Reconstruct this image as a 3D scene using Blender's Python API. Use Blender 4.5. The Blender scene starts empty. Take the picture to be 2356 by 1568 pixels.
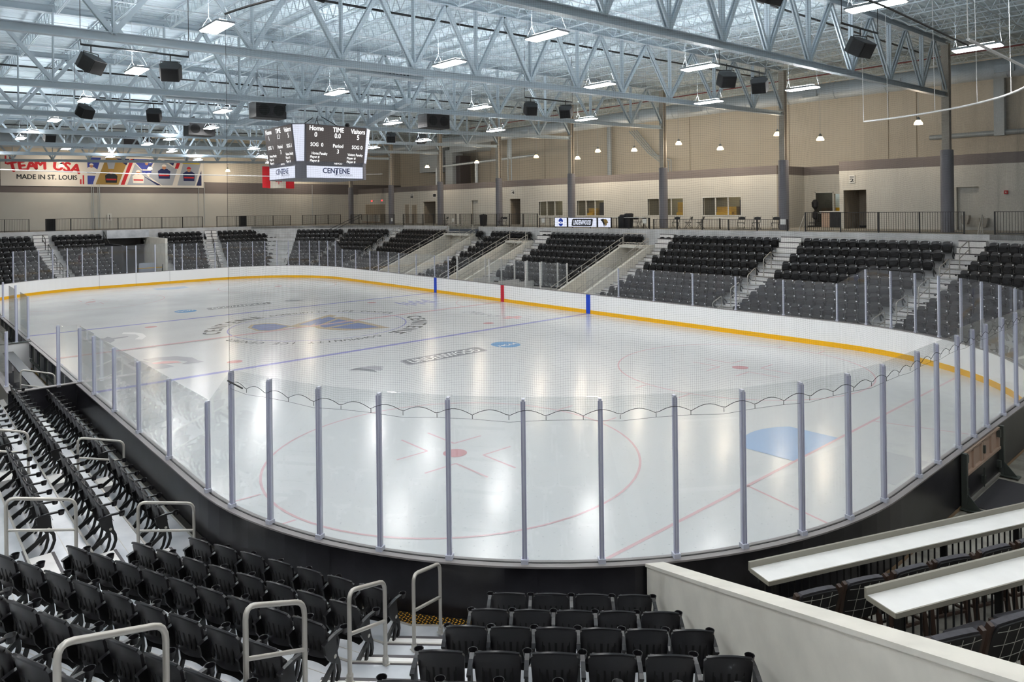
import bpy, math, random
import numpy as np
from mathutils import Matrix, Vector
random.seed(7)
sc = bpy.context.scene
COL = sc.collection
PI = math.pi
# ---------------------------------------------------------------- camera, world, exposure
cam_d = bpy.data.cameras.new('camera'); cam = bpy.data.objects.new('camera', cam_d); COL.objects.link(cam)
YAW, ROLL, FOC = 2.40726, -0.01177, 1616.371
_f = Vector((math.cos(YAW), math.sin(YAW), 0)); _r0 = Vector((math.sin(YAW), -math.cos(YAW), 0)); _u0 = Vector((0, 0, 1))
_r = _r0*math.cos(ROLL) + _u0*math.sin(ROLL); _u = -_r0*math.sin(ROLL) + _u0*math.cos(ROLL)
cam.matrix_world = Matrix(((_r.x, _u.x, -_f.x, 35.21205), (_r.y, _u.y, -_f.y, -17.23786), (_r.z, _u.z, -_f.z, 6.07549), (0, 0, 0, 1)))
cam_d.sensor_fit = 'HORIZONTAL'; cam_d.sensor_width = 36; cam_d.lens = 36*FOC/2356
cam_d.shift_x = -17.5524/2356; cam_d.shift_y = -302.443/2356
cam_d.clip_start = 0.05; cam_d.clip_end = 500
sc.camera = cam
w = bpy.data.worlds.new('world'); sc.world = w; w.use_nodes = True
w.node_tree.nodes['Background'].inputs[0].default_value = (0.75, 0.85, 1, 1); w.node_tree.nodes['Background'].inputs[1].default_value = 0.05
sc.view_settings.view_transform = 'Standard'; sc.view_settings.look = 'None'
sc.view_settings.exposure = 0.10; sc.view_settings.gamma = 1.0; sc.view_settings.use_curve_mapping = False
cy = sc.cycles
cy.use_denoising = True; cy.use_adaptive_sampling = True; cy.adaptive_threshold = 0.03
cy.max_bounces = 7; cy.diffuse_bounces = 4; cy.glossy_bounces = 3; cy.transmission_bounces = 4; cy.transparent_max_bounces = 24
cy.sample_clamp_indirect = 8; cy.caustics_reflective = False; cy.caustics_refractive = False
LAMP = 90.0      # high-bay lens radiance
PEND = 14.0       # warm pendant radiance

# ---------------------------------------------------------------- materials
def lin(h):
    c = [int(h[i:i+2], 16)/255 for i in (0, 2, 4)]
    return tuple(((v+0.055)/1.055)**2.4 if v > 0.04045 else v/12.92 for v in c) + (1,)
def mat(name, hexc, rough=0.6, metal=0.0, spec=0.5, noise=0.0, nscale=6.0, bump=0.0, bscale=40.0, col2=None):
    m = bpy.data.materials.new(name); m.use_nodes = True; nt = m.node_tree; b = nt.nodes['Principled BSDF']
    b.inputs['Base Color'].default_value = lin(hexc); b.inputs['Roughness'].default_value = rough
    b.inputs['Metallic'].default_value = metal; b.inputs['Specular IOR Level'].default_value = spec
    if noise > 0 or bump > 0:
        tc = nt.nodes.new('ShaderNodeTexCoord')
    if noise > 0:
        n = nt.nodes.new('ShaderNodeTexNoise'); n.inputs['Scale'].default_value = nscale; n.inputs['Detail'].default_value = 5
        nt.links.new(tc.outputs['Object'], n.inputs['Vector'])
        mx = nt.nodes.new('ShaderNodeMix'); mx.data_type = 'RGBA'
        c = lin(hexc); c2 = lin(col2) if col2 else tuple(v*(1-noise) for v in c[:3]) + (1,)
        mx.inputs[6].default_value = c; mx.inputs[7].default_value = c2
        mr = nt.nodes.new('ShaderNodeMapRange'); mr.inputs[1].default_value = 0.4; mr.inputs[2].default_value = 0.75
        nt.links.new(n.outputs[0], mr.inputs[0]); nt.links.new(mr.outputs[0], mx.inputs[0]); nt.links.new(mx.outputs[2], b.inputs['Base Color'])
    if bump > 0:
        n2 = nt.nodes.new('ShaderNodeTexNoise'); n2.inputs['Scale'].default_value = bscale
        nt.links.new(tc.outputs['Object'], n2.inputs['Vector'])
        bp = nt.nodes.new('ShaderNodeBump'); bp.inputs['Strength'].default_value = bump; bp.inputs['Distance'].default_value = 0.01
        nt.links.new(n2.outputs[0], bp.inputs['Height']); nt.links.new(bp.outputs[0], b.inputs['Normal'])
    return m
def emit(name, hexc, s):
    m = bpy.data.materials.new(name); m.use_nodes = True; nt = m.node_tree
    b = nt.nodes['Principled BSDF']; b.inputs['Base Color'].default_value = (.02, .02, .02, 1)
    b.inputs['Emission Color'].default_value = lin(hexc); b.inputs['Emission Strength'].default_value = s
    return m
def glass(name, tint, gl=0.9, haze=0.03):
    m = bpy.data.materials.new(name); m.use_nodes = True; nt = m.node_tree; nt.nodes.clear()
    o = nt.nodes.new('ShaderNodeOutputMaterial'); t = nt.nodes.new('ShaderNodeBsdfTransparent'); g = nt.nodes.new('ShaderNodeBsdfGlossy')
    t.inputs[0].default_value = (*tint, 1); g.inputs[0].default_value = (gl, gl, gl, 1); g.inputs['Roughness'].default_value = 0.02
    fw = nt.nodes.new('ShaderNodeLayerWeight'); fw.inputs[0].default_value = 0.5; pw = nt.nodes.new('ShaderNodeMath'); pw.operation = 'POWER'; pw.inputs[1].default_value = 5; nt.links.new(fw.outputs['Facing'], pw.inputs[0])
    lw = nt.nodes.new('ShaderNodeMapRange'); lw.inputs[3].default_value = 0.022; lw.inputs[4].default_value = 0.75; nt.links.new(pw.outputs[0], lw.inputs[0])
    mx = nt.nodes.new('ShaderNodeMixShader'); nt.links.new(lw.outputs[0], mx.inputs[0]); nt.links.new(t.outputs[0], mx.inputs[1]); nt.links.new(g.outputs[0], mx.inputs[2])
    df = nt.nodes.new('ShaderNodeBsdfDiffuse'); df.inputs[0].default_value = (0.85, 0.87, 0.95, 1); m2 = nt.nodes.new('ShaderNodeMixShader'); m2.inputs[0].default_value = haze
    nt.links.new(mx.outputs[0], m2.inputs[1]); nt.links.new(df.outputs[0], m2.inputs[2]); nt.links.new(m2.outputs[0], o.inputs[0]); return m
M = dict(
    white_board=mat('board_white', 'fafafa', 0.35), yellow=mat('kick_yellow', 'f0b400', 0.35), black_board=mat('board_black', '17161a', 0.28, noise=0.35, nscale=3, col2='26252a'),
    cap=mat('cap_rail', '8b8686', 0.45), blue=mat('stripe_blue', '0a45c8', 0.35), red=mat('stripe_red', 'c40f2e', 0.35), redthin=mat('thin_red', 'a83a48', 0.4),
    darkseam=mat('seam', '6b6b70', 0.6), alu=mat('aluminium_post', 'cdd0de', 0.35, 0.1), clip=mat('clip_strip', 'adafc6', 0.25), alud=mat('aluminium_dark', '54575c', 0.4, 0.6),
    deckalu=mat('aluminium_deck', 'd4d6da', 0.3, 0.25, noise=0.3, nscale=1.2, col2='a3a8b0'), step=mat('step_alu', 'f2efec', 0.4, 0.15), nosing=mat('nosing', '4a4548', 0.5),
    riserdark=mat('riser', 'd4d4d4', 0.5, 0.15, noise=0.3, nscale=1.2),
    seat=mat('seat_plastic', '1a191c', 0.3, spec=0.4), seatdark=mat('seat_slot', '030303', 0.9), plate=mat('number_plate', 'e8e8ea', 0.4), iron=mat('seat_iron', '0c0c0d', 0.4), pan_shaded=mat('seat_pan', '080709', 0.6, spec=0.25), bolt=mat('bolt', 'c8c4bc', 0.3, 0.8),  # pan: blacker than the seat backs, shade put into its colour
    rail=mat('rail_satin', 'c3bfb8', 0.38, 0.55), railblack=mat('rail_black', '121314', 0.45), steel=mat('truss_paint', 'b6c2ca', 0.45), steeld=mat('joist_paint', 'c4d0d7', 0.5),
    roof=mat('roof_deck', 'dbe8ee', 0.6), pipeb=mat('pipe_black', '101113', 0.5), pipew=mat('conduit', 'bcc3c8', 0.45), pipered=mat('pipe_red', '7d3a3a', 0.5),
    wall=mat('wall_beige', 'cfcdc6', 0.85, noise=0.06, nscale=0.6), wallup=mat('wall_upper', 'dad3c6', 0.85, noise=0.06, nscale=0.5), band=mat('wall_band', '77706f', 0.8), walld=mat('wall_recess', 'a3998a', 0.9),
    conc=mat('concrete_wall', 'e2ded4', 0.8, noise=0.16, nscale=2.2), concfl=mat('concrete_floor', '9a968c', 0.7, noise=0.5, nscale=2.5, bump=0.3), mat_rub=mat('rubber', '3a393d', 0.9, bump=0.3, bscale=200),
    column=mat('column_steel', 'b4aca0', 0.6, noise=0.15), sleeve=mat('column_sleeve', '77767d', 0.6), duct=mat('duct', 'b6c0c8', 0.45, 0.2), black=mat('black_box', '0d0d10', 0.55), grille=mat('speaker_grille', '0b0b0d', 0.85),
    housing=mat('light_housing', '8d9296', 0.4, 0.4), lens=emit('lamp_lens', 'fffdfb', LAMP), upfill=emit('added_uplight', 'f2f9ff', LAMP*1.9), pend=emit('pendant_lens', 'ffd9a0', PEND), net=mat('net_cord', '1b1c1e', 0.8), cordw=mat('cord_white', 'e4e4e4', 0.6),
    glass=glass('rink_glass', (0.955, 0.965, 0.965)), glassd=glass('smoked', (0.35, 0.33, 0.28)), lcd=emit('screen_dark', '3b3534', 1.3), lcdw=emit('screen_white', 'dfe4f6', .98), lcdt=emit('screen_text', 'ffffff', 1.5), navy=mat('navy', '14285a', 0.4),
    sbgrey=mat('sb_grey', '55555d', 0.5), grey=mat('grey_text', '8d9099', 0.5), bwhite=mat('banner_white', 'e6e2dc', 0.7), bred=mat('banner_red', 'c3232f', 0.7), bnavy=mat('banner_navy', '1f2a5c', 0.7), bblk=mat('banner_black', '20242c', 0.7),
    skin=mat('banner_skin', 'c08a6c', 0.7), bgrey=mat('banner_grey', 'a4abb8', 0.7), bgold=mat('banner_gold', 'a8894a', 0.7), bblue=mat('banner_blue', '3f4fa8', 0.7), byel=mat('banner_yellow', 'd9c34a', 0.7), brick=mat('flag_red', 'd01522', 0.8), flagw=mat('flag_white', 'ddd4c6', 0.8),
    counter=mat('counter_top', 'f2f2f0', 0.4, noise=0.08, nscale=3), counterlip=mat('counter_lip', '8f8b80', 0.45), wood=mat('dark_wood', '3a2a22', 0.45), fabric=mat('chair_fabric', '48474c', 0.9, noise=0.35, nscale=14), fabricb=mat('chair_back_black', '141416', 0.7), stitch=mat('stitch', 'a8a6a0', 0.7),
    galv=mat('galvanised', '5a605c', 0.5, 0.6), woodl=mat('gate_frame', 'b59d8c', 0.6), skirt=mat('floor_seam', '8d765c', 0.8), chequer=mat('chequer_plate', '2a2722', 0.4, 0.5), brass=mat('brass', 'd09a30', 0.5), olive=mat('olive', '8b8468', 0.7), yellowobj=mat('yellow_kit', 'd8a912', 0.6), alarm=mat('alarm', 'b01c22', 0.5), exits=emit('exit_sign', 'ff2a30', 2.5),
    dkbin=mat('bin', '16181f', 0.6), tabletop=mat('table_white', 'dcdcd8', 0.5), stain=mat('stainless', 'a09a90', 0.35, 0.7), benchw=mat('bench_white', 'c9c8c6', 0.5), sky=mat('teal', 'a9b7b6', 0.8),
)
def ice_mat(name, hexc, dirt=True):
    m = mat(name, hexc, 0.2); nt = m.node_tree; b = nt.nodes['Principled BSDF']; b.inputs['Specular IOR Level'].default_value = 0.5
    tc = nt.nodes.new('ShaderNodeTexCoord')
    n = nt.nodes.new('ShaderNodeTexNoise'); n.inputs['Scale'].default_value = 0.35; n.inputs['Detail'].default_value = 4; nt.links.new(tc.outputs['Object'], n.inputs['Vector'])
    mr = nt.nodes.new('ShaderNodeMapRange'); mr.inputs[1].default_value = 0.3; mr.inputs[2].default_value = 0.7; mr.inputs[3].default_value = 0.13; mr.inputs[4].default_value = 0.21
    nt.links.new(n.outputs[0], mr.inputs[0]); nt.links.new(mr.outputs[0], b.inputs['Roughness'])
    s = nt.nodes.new('ShaderNodeTexNoise'); s.inputs['Scale'].default_value = 7; s.inputs['Detail'].default_value = 3
    mp = nt.nodes.new('ShaderNodeMapping'); mp.inputs['Rotation'].default_value = (0, 0, 0.6); mp.inputs['Scale'].default_value = (1, 6, 1)
    nt.links.new(tc.outputs['Object'], mp.inputs[0]); nt.links.new(mp.outputs[0], s.inputs['Vector'])
    bp = nt.nodes.new('ShaderNodeBump'); bp.inputs['Strength'].default_value = 0.06; bp.inputs['Distance'].default_value = 0.02
    nt.links.new(s.outputs[0], bp.inputs['Height']); nt.links.new(bp.outputs[0], b.inputs['Normal'])
    if dirt:
        v = nt.nodes.new('ShaderNodeTexVoronoi'); v.voronoi_dimensions = '2D'; v.inputs['Scale'].default_value = 3.0; nt.links.new(tc.outputs['Object'], v.inputs['Vector'])
        r = nt.nodes.new('ShaderNodeMapRange'); r.inputs[1].default_value = 0.0; r.inputs[2].default_value = 0.06; r.inputs[3].default_value = 0.55; r.inputs[4].default_value = 0.0
        nt.links.new(v.outputs['Distance'], r.inputs[0])
        mx = nt.nodes.new('ShaderNodeMix'); mx.data_type = 'RGBA'; mx.inputs[6].default_value = lin(hexc); mx.inputs[7].default_value = lin('7d8084')
        v2 = nt.nodes.new('ShaderNodeTexVoronoi'); v2.voronoi_dimensions = '2D'; v2.inputs['Scale'].default_value = 1.1; m3 = nt.nodes.new('ShaderNodeMapping'); m3.inputs['Rotation'].default_value = (0, 0, 1.1); m3.inputs['Scale'].default_value = (1, 14, 1)
        wv = nt.nodes.new('ShaderNodeTexNoise'); wv.inputs['Scale'].default_value = 0.9; ad = nt.nodes.new('ShaderNodeMix'); ad.data_type = 'RGBA'; ad.blend_type = 'ADD'; ad.inputs[0].default_value = 1.0
        nt.links.new(tc.outputs['Object'], wv.inputs['Vector']); nt.links.new(tc.outputs['Object'], ad.inputs[6]); nt.links.new(wv.outputs['Color'], ad.inputs[7])
        nt.links.new(ad.outputs[2], m3.inputs[0]); nt.links.new(m3.outputs[0], v2.inputs['Vector'])
        r2_ = nt.nodes.new('ShaderNodeMapRange'); r2_.inputs[1].default_value = 0.0; r2_.inputs[2].default_value = 0.07; r2_.inputs[3].default_value = 0.22; r2_.inputs[4].default_value = 0.0; nt.links.new(v2.outputs['Distance'], r2_.inputs[0])
        mxm = nt.nodes.new('ShaderNodeMath'); mxm.operation = 'MAXIMUM'; nt.links.new(r.outputs[0], mxm.inputs[0]); nt.links.new(r2_.outputs[0], mxm.inputs[1])
        nt.links.new(mxm.outputs[0], mx.inputs[0]); nt.links.new(mx.outputs[2], b.inputs['Base Color'])
    return m
M['ice'] = ice_mat('ice', 'cccecf')
for k, c in dict(i_red='cfb0b3', i_dot='c4989c', i_blue='9798c6', i_crease='9db5d4', i_black='8d8f93', i_black2='707276', i_navy='8490b4', i_gold='b9ad99', i_ncaa='79a3cc', i_white='e6e8e8', i_grey='a9abaf', i_pink='dcb0b0').items():
    M[k] = ice_mat(k, c, False)

# ---------------------------------------------------------------- mesh helpers
class MB:
    def __init__(s): s.v = []; s.f = []; s.mi = []; s.m = 0
    def add(s, vs, fs, mtx=None):
        b = len(s.v)
        s.v += [tuple(mtx @ Vector(p)) for p in vs] if mtx is not None else [tuple(p) for p in vs]
        s.f += [tuple(b+i for i in f) for f in fs]; s.mi += [s.m]*len(fs); return s
    def box(s, a, b, mtx=None):
        x0, y0, z0 = (min(a[i], b[i]) for i in range(3)); x1, y1, z1 = (max(a[i], b[i]) for i in range(3))
        return s.add([(x0, y0, z0), (x1, y0, z0), (x1, y1, z0), (x0, y1, z0), (x0, y0, z1), (x1, y0, z1), (x1, y1, z1), (x0, y1, z1)],
                     [(0, 3, 2, 1), (4, 5, 6, 7), (0, 1, 5, 4), (1, 2, 6, 5), (2, 3, 7, 6), (3, 0, 4, 7)], mtx)
    def prism(s, poly, z0, z1, mtx=None):     # poly in xy, counter-clockwise
        n = len(poly)
        ar = sum(poly[i][0]*poly[(i+1) % n][1]-poly[(i+1) % n][0]*poly[i][1] for i in range(n))
        if ar < 0: poly = poly[::-1]
        return s.add([(x, y, z0) for x, y in poly]+[(x, y, z1) for x, y in poly],
                     [tuple(range(n-1, -1, -1)), tuple(range(n, 2*n))]+[(i, (i+1) % n, n+(i+1) % n, n+i) for i in range(n)], mtx)
    def tube(s, pts, r, n=6, closed=False, caps=True, flat=1.0):
        pts = [Vector(p) for p in pts]; m = len(pts); vs = []; fs = []
        up = Vector((0, 0, 1)); prev = None
        for i, p in enumerate(pts):
            if closed: t = (pts[(i+1) % m]-pts[i-1])
            else: t = pts[min(i+1, m-1)]-pts[max(i-1, 0)]
            t.normalize()
            if prev is None:
                a = up if abs(t.z) < 0.95 else Vector((1, 0, 0)); x = t.cross(a).normalized()
            else:
                x = (prev-t*prev.dot(t)); x = x.normalized() if x.length > 1e-6 else t.orthogonal().normalized()
            prev = x; y = t.cross(x)
            for k in range(n):
                an = 2*PI*(k+0.5)/n; vs.append(p+x*math.cos(an)*r+y*math.sin(an)*r*flat)
        for i in range(m if closed else m-1):
            j = (i+1) % m
            for k in range(n): fs.append((i*n+k, i*n+(k+1) % n, j*n+(k+1) % n, j*n+k))
        if caps and not closed: fs += [tuple(range(n-1, -1, -1)), tuple((m-1)*n+k for k in range(n))]
        return s.add(vs, fs)
    def bar(s, a, b, wx, wz=None): # square bar
        wz = wz or wx; a = Vector(a); b = Vector(b); t = (b-a).normalized(); u = Vector((0, 0, 1)) if abs(t.z) < 0.97 else Vector((1, 0, 0))
        x = t.cross(u).normalized()*wx/2; y = x.cross(t).normalized()*wz/2
        vs = [a-x-y, a+x-y, a+x+y, a-x+y, b-x-y, b+x-y, b+x+y, b-x+y]
        return s.add(vs, [(0, 1, 2, 3), (7, 6, 5, 4), (0, 4, 5, 1), (1, 5, 6, 2), (2, 6, 7, 3), (3, 7, 4, 0)])
    def lathe(s, c, prof, n=14):
        vs = []; fs = []; m = len(prof)
        for r, z in prof:
            for k in range(n): vs.append((c[0]+r*math.cos(2*PI*k/n), c[1]+r*math.sin(2*PI*k/n), c[2]+z))
        for i in range(m-1):
            for k in range(n): fs.append((i*n+k, i*n+(k+1) % n, (i+1)*n+(k+1) % n, (i+1)*n+k))
        fs += [tuple(range(n-1, -1, -1)), tuple((m-1)*n+k for k in range(n))]
        return s.add(vs, fs)
    def mesh(s, name, mats):
        me = bpy.data.meshes.new(name); me.from_pydata(s.v, [], s.f)
        for m in (mats if isinstance(mats, (list, tuple)) else [mats]): me.materials.append(m)
        if any(s.mi): me.polygons.foreach_set('material_index', s.mi)
        me.update(); return me
    def build(s, name, mats, parent=None, org=None, smooth=False):
        if org is not None: s.v = [(x-org[0], y-org[1], z-org[2]) for x, y, z in s.v]
        me = s.mesh(name, mats)
        if smooth: shade(me)
        o = bpy.data.objects.new(name, me); COL.objects.link(o)
        if parent is not None: o.parent = parent
        elif org is not None: o.location = org
        return o
def shade(me, ang=0.7):
    me.polygons.foreach_set('use_smooth', [True]*len(me.polygons))
    try: me.set_sharp_from_angle(angle=ang)
    except Exception: pass
def tag(o, label=None, cat=None, group=None, kind=None):
    if label: o['label'] = label
    if cat: o['category'] = cat
    if group: o['group'] = group
    if kind: o['kind'] = kind
    return o
def E(name, loc, rz=0, label=None, cat=None, group=None, kind=None):
    o = bpy.data.objects.new(name, None); COL.objects.link(o); o.location = loc; o.rotation_euler = (0, 0, rz); o.empty_display_size = 0.2
    return tag(o, label, cat, group, kind)
def copy_tree(o, parent=None):
    c = o.copy(); COL.objects.link(c); c.parent = parent
    for ch in list(o.children): copy_tree(ch, c)
    return c
def frame(o, x, y):
    x = Vector(x).normalized(); y = Vector(y).normalized(); z = x.cross(y)
    return Matrix(((x.x, y.x, z.x, o[0]), (x.y, y.y, z.y, o[1]), (x.z, y.z, z.z, o[2]), (0, 0, 0, 1)))
_tc = {}
def text_geo(s, bold=0.0, shear=0.0, spacing=1.0):
    key = (s, bold, shear, spacing)
    if key not in _tc:
        cu = bpy.data.curves.new('t', 'FONT'); cu.body = s; cu.size = 1; cu.offset = bold; cu.shear = shear; cu.align_x = 'CENTER'; cu.align_y = 'CENTER'; cu.resolution_u = 3; cu.space_character = spacing
        cu.fill_mode = 'FRONT'
        o = bpy.data.objects.new('t', cu); COL.objects.link(o)
        dg = bpy.context.evaluated_depsgraph_get(); me = bpy.data.meshes.new_from_object(o.evaluated_get(dg))
        _tc[key] = ([tuple(v.co) for v in me.vertices], [tuple(p.vertices) for p in me.polygons])
        bpy.data.objects.remove(o); bpy.data.curves.remove(cu); bpy.data.meshes.remove(me)
    return _tc[key]
def put_text(mb, s, size, fr, bold=0.0, wide=1.0, shear=0.0, off=(0, 0), z=0.0, fit=None):
    vs, fs = text_geo(s, 0.0, shear)
    if not vs: return
    xs = [v[0] for v in vs]; ys = [v[1] for v in vs]; cx = (min(xs)+max(xs))/2; cyy = (min(ys)+max(ys))/2
    sx = size*wide; sy = size
    if fit: sx = fit[0]/(max(xs)-min(xs)); sy = fit[1]/(max(ys)-min(ys))
    for j, (bx, by) in enumerate(((-1, 0), (1, 0), (0, 1), (0, -1)) if bold > 0 else ((0, 0),)):   # heavier strokes from shifted copies
        mb.add([((v[0]-cx+bx*bold)*sx+off[0], (v[1]-cyy+by*bold*.7)*sy+off[1], z+j*.0004) for v in vs], fs, fr)
ORD = 'zero first second third fourth fifth sixth seventh eighth ninth tenth eleventh twelfth thirteenth fourteenth fifteenth sixteenth seventeenth eighteenth nineteenth twentieth'.split()
ORD += ['twenty-'+x for x in ORD[1:10]] + ['thirtieth'] + ['thirty-'+x for x in ORD[1:10]] + ['fortieth'] + ['forty-'+x for x in ORD[1:10]]
NUM = 'one two three four five six seven eight nine ten eleven twelve'.split()
def rnd(P0, P1, P2, r, n=4):   # rounded corner points
    P0, P1, P2 = Vector(P0), Vector(P1), Vector(P2); a = P1+(P0-P1).normalized()*r; b = P1+(P2-P1).normalized()*r
    return [((1-t)**2*a+2*t*(1-t)*P1+t*t*b) for t in [i/n for i in range(n+1)]]
def roundpath(pts, r):
    out = [Vector(pts[0])]
    for i in range(1, len(pts)-1): out += rnd(pts[i-1], pts[i], pts[i+1], r)
    return out+[Vector(pts[-1])]

# ---------------------------------------------------------------- rink outline
HX, HY, CR = 30.48, 12.95, 8.53
def rink(off=0.0, z=0.0, step=3.0):
    pts = []; r = CR+off
    for cx, cyy, a0 in ((HX-CR, HY-CR, 0), (-HX+CR, HY-CR, 90), (-HX+CR, -HY+CR, 180), (HX-CR, -HY+CR, 270)):
        n = int(90/step)
        for i in range(n+1):
            a = math.radians(a0+90*i/n); pts.append((cx+r*math.cos(a), cyy+r*math.sin(a), z))
    return pts
def ring(mb, o0, z0, o1, z1, gap=None):
    A = rink(o0, z0); B = rink(o1, z1); n = len(A)
    mb.add(A+B, [(i, (i+1) % n, n+(i+1) % n, n+i) for i in range(n)])
def wallring(name, m, o0, o1, z0, z1, parent):
    mb = MB(); ring(mb, o0, z1, o0, z0); ring(mb, o1, z0, o1, z1); ring(mb, o1, z1, o0, z1); return mb.build(name, m, parent)
# floor and ice
fl = MB(); fl.box((-46, -32, -0.25), (48, 35, -0.03)); tag(fl.build('floor', M['concfl']), kind='structure')
mb = MB(); P = rink(0.0, 0.0); mb.add(P, [tuple(range(len(P)))]); ice = tag(mb.build('ice_sheet', M['ice']), 'white ice sheet filling the rink inside the boards, with painted lines and logos', 'ice rink')
IZ = 0.004
def flat(mb, poly, z=IZ): mb.add([(x, y, z) for x, y in poly], [tuple(range(len(poly)))])
def annulus(mb, cx, cyy, r, wd, z=IZ, n=72, a0=0, a1=360):
    vs = []; fs = []
    for i in range(n+1):
        a = math.radians(a0+(a1-a0)*i/n)
        vs += [(cx+(r-wd/2)*math.cos(a), cyy+(r-wd/2)*math.sin(a), z), (cx+(r+wd/2)*math.cos(a), cyy+(r+wd/2)*math.sin(a), z)]
    for i in range(n): fs.append((2*i, 2*i+1, 2*i+3, 2*i+2))
    mb.add(vs, fs)
def rect(mb, x0, y0, x1, y1, z=IZ): mb.add([(x0, y0, z), (x1, y0, z), (x1, y1, z), (x0, y1, z)], [(0, 1, 2, 3)])
def disc(mb, cx, cyy, r, z=IZ, n=32): flat(mb, [(cx+r*math.cos(2*PI*i/n), cyy+r*math.sin(2*PI*i/n)) for i in range(n)], z)
for s in (1, -1):
    mb = MB(); rect(mb, s*7.62-0.15, -12.93, s*7.62+0.15, 12.93); mb.build('blue_line', M['i_blue'], ice)
    mb = MB(); rect(mb, s*27.13-0.04, -11.25, s*27.13+0.04, 11.25)
    for sy in (1, -1): 
        a, b = (s*27.13, sy*3.35), (s*30.46, sy*4.27); mb.add([(a[0], a[1]-0.03, IZ), (b[0], b[1]-0.03, IZ), (b[0], b[1]+0.03, IZ), (a[0], a[1]+0.03, IZ)], [(0, 1, 2, 3)])
    mb.build('goal_line', M['i_red'], ice)
    mb = MB(); pts = [(s*27.10, 1.22), (s*25.9, 1.22)]+[(s*27.13-s*1.83*math.cos(a), 1.83*math.sin(a)) for a in [math.radians(41.8-83.6*i/14) for i in range(15)]]+[(s*25.9, -1.22), (s*27.10, -1.22)]
    flat(mb, pts, IZ+0.002); mb.build('goal_crease', M['i_crease'], ice)
    for sy in (1, -1):
        cx, cyy = s*21.03, sy*6.71
        mb = MB(); annulus(mb, cx, cyy, 4.57, 0.06); 
        for q in (1, -1):
            for e in (1, -1): rect(mb, cx+q*0.87-0.03, cyy+e*4.57, cx+q*0.87+0.03, cyy+e*5.17)
        for q in (1, -1):
            for e in (1, -1):
                rect(mb, min(cx+q*0.6, cx+q*1.8), cyy+e*0.42-0.03, max(cx+q*0.6, cx+q*1.8), cyy+e*0.42+0.03)
                rect(mb, cx+q*0.6-0.03, min(cyy+e*0.42, cyy+e*1.32), cx+q*0.6+0.03, max(cyy+e*0.42, cyy+e*1.32))
        mb.build('faceoff_circle', M['i_red'], ice)
        mb = MB(); disc(mb, cx, cyy, 0.3, IZ+0.001); mb.build('faceoff_dot', M['i_dot'], ice)
        mb = MB(); disc(mb, s*6.1, cyy, 0.3, IZ+0.001); mb.build('faceoff_dot', M['i_dot'], ice)
mb = MB(); rect(mb, -0.15, -12.93, 0.15, 12.93, IZ+0.006); mb.build('centre_line', M['i_red'], ice)
mb = MB(); annulus(mb, 0, 0, 4.57, 0.07); mb.build('centre_circle', M['i_blue'], ice)
mb = MB(); annulus(mb, 0, 12.93, 3.05, 0.05, n=40, a0=180, a1=360); mb.build('referee_crease', M['i_red'], ice)
mb = MB()
def arc_text(s, a0, a1, size, r, wide):
    n = len(s)
    for i, ch in enumerate(s):
        if ch == ' ': continue
        a = math.radians(a0+(a1-a0)*(i+0.5)/n)
        put_text(mb, ch, size, frame((r*math.cos(a), r*math.sin(a), IZ), (math.sin(a), -math.cos(a), 0), (math.cos(a), math.sin(a), 0)), bold=0.03 if size > 0.7 else 0.01, wide=wide)
arc_text('CENTENE', -103, -170, 1.15, 5.3, 0.95); arc_text('COMMUNITY ICE CENTER', -173, -260, 0.6, 5.15, 0.85)
arc_text('CENTENE', 81, 14, 1.15, 5.3, 0.95); arc_text('COMMUNITY ICE CENTER', 8, -82, 0.6, 5.15, 0.85)
mb.build('ring_lettering', M['i_black2'], ice)
note = MB(); head = [(-2.0, -3.1), (-2.88, -2.57), (-2.8, -1.92), (-2.3, -1.43), (-0.73, -1.2), (-0.09, -2.15), (-0.06, -2.76), (-0.59, -3.14)]
wing = [(-0.73, -1.42), (-1.43, -0.46), (-3.14, 2.18), (-2.5, 2.3), (-2.08, 1.8), (-1.8, 2.3), (3.53, 2.2), (3.16, 1.34), (2.56, 0.2), (1.83, -0.29), (1.0, -0.57), (0.38, -0.5), (-0.12, -1.07)]
flat(note, head, IZ+0.001); flat(note, wing, IZ+0.001); note.build('winged_note_outline', M['i_gold'], ice)
note = MB(); flat(note, [((x+1.4)*0.82-1.4, (y+2.2)*0.82-2.2) for x, y in head], IZ+0.003)
flat(note, [(-0.95, -0.75), (-2.2, 1.1), (-1.6, 1.15), (-0.2, -0.45)], IZ+0.003); flat(note, [(-2.1, 1.25), (-2.4, 1.75), (-1.45, 1.7), (0.1, -0.2), (0.0, -0.4)], IZ+0.0035)
flat(note, [(-1.15, 1.7), (0.55, 1.8), (1.0, -0.2), (0.3, -0.15)], IZ+0.004); flat(note, [(0.8, 1.85), (2.95, 1.9), (2.5, 0.7), (1.3, 0.0)], IZ+0.0045)
note.build('winged_note', M['i_navy'], ice)
def rrect(w_, h_, r, sh=0.0, n=5):
    pts = []
    for cx, cyy, a0 in ((w_/2-r, h_/2-r, 0), (-w_/2+r, h_/2-r, 90), (-w_/2+r, -h_/2+r, 180), (w_/2-r, -h_/2+r, 270)):
        for i in range(n+1):
            a = math.radians(a0+90*i/n); y = cyy+r*math.sin(a); pts.append((cx+r*math.cos(a)+sh*y, y))
    return pts
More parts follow.
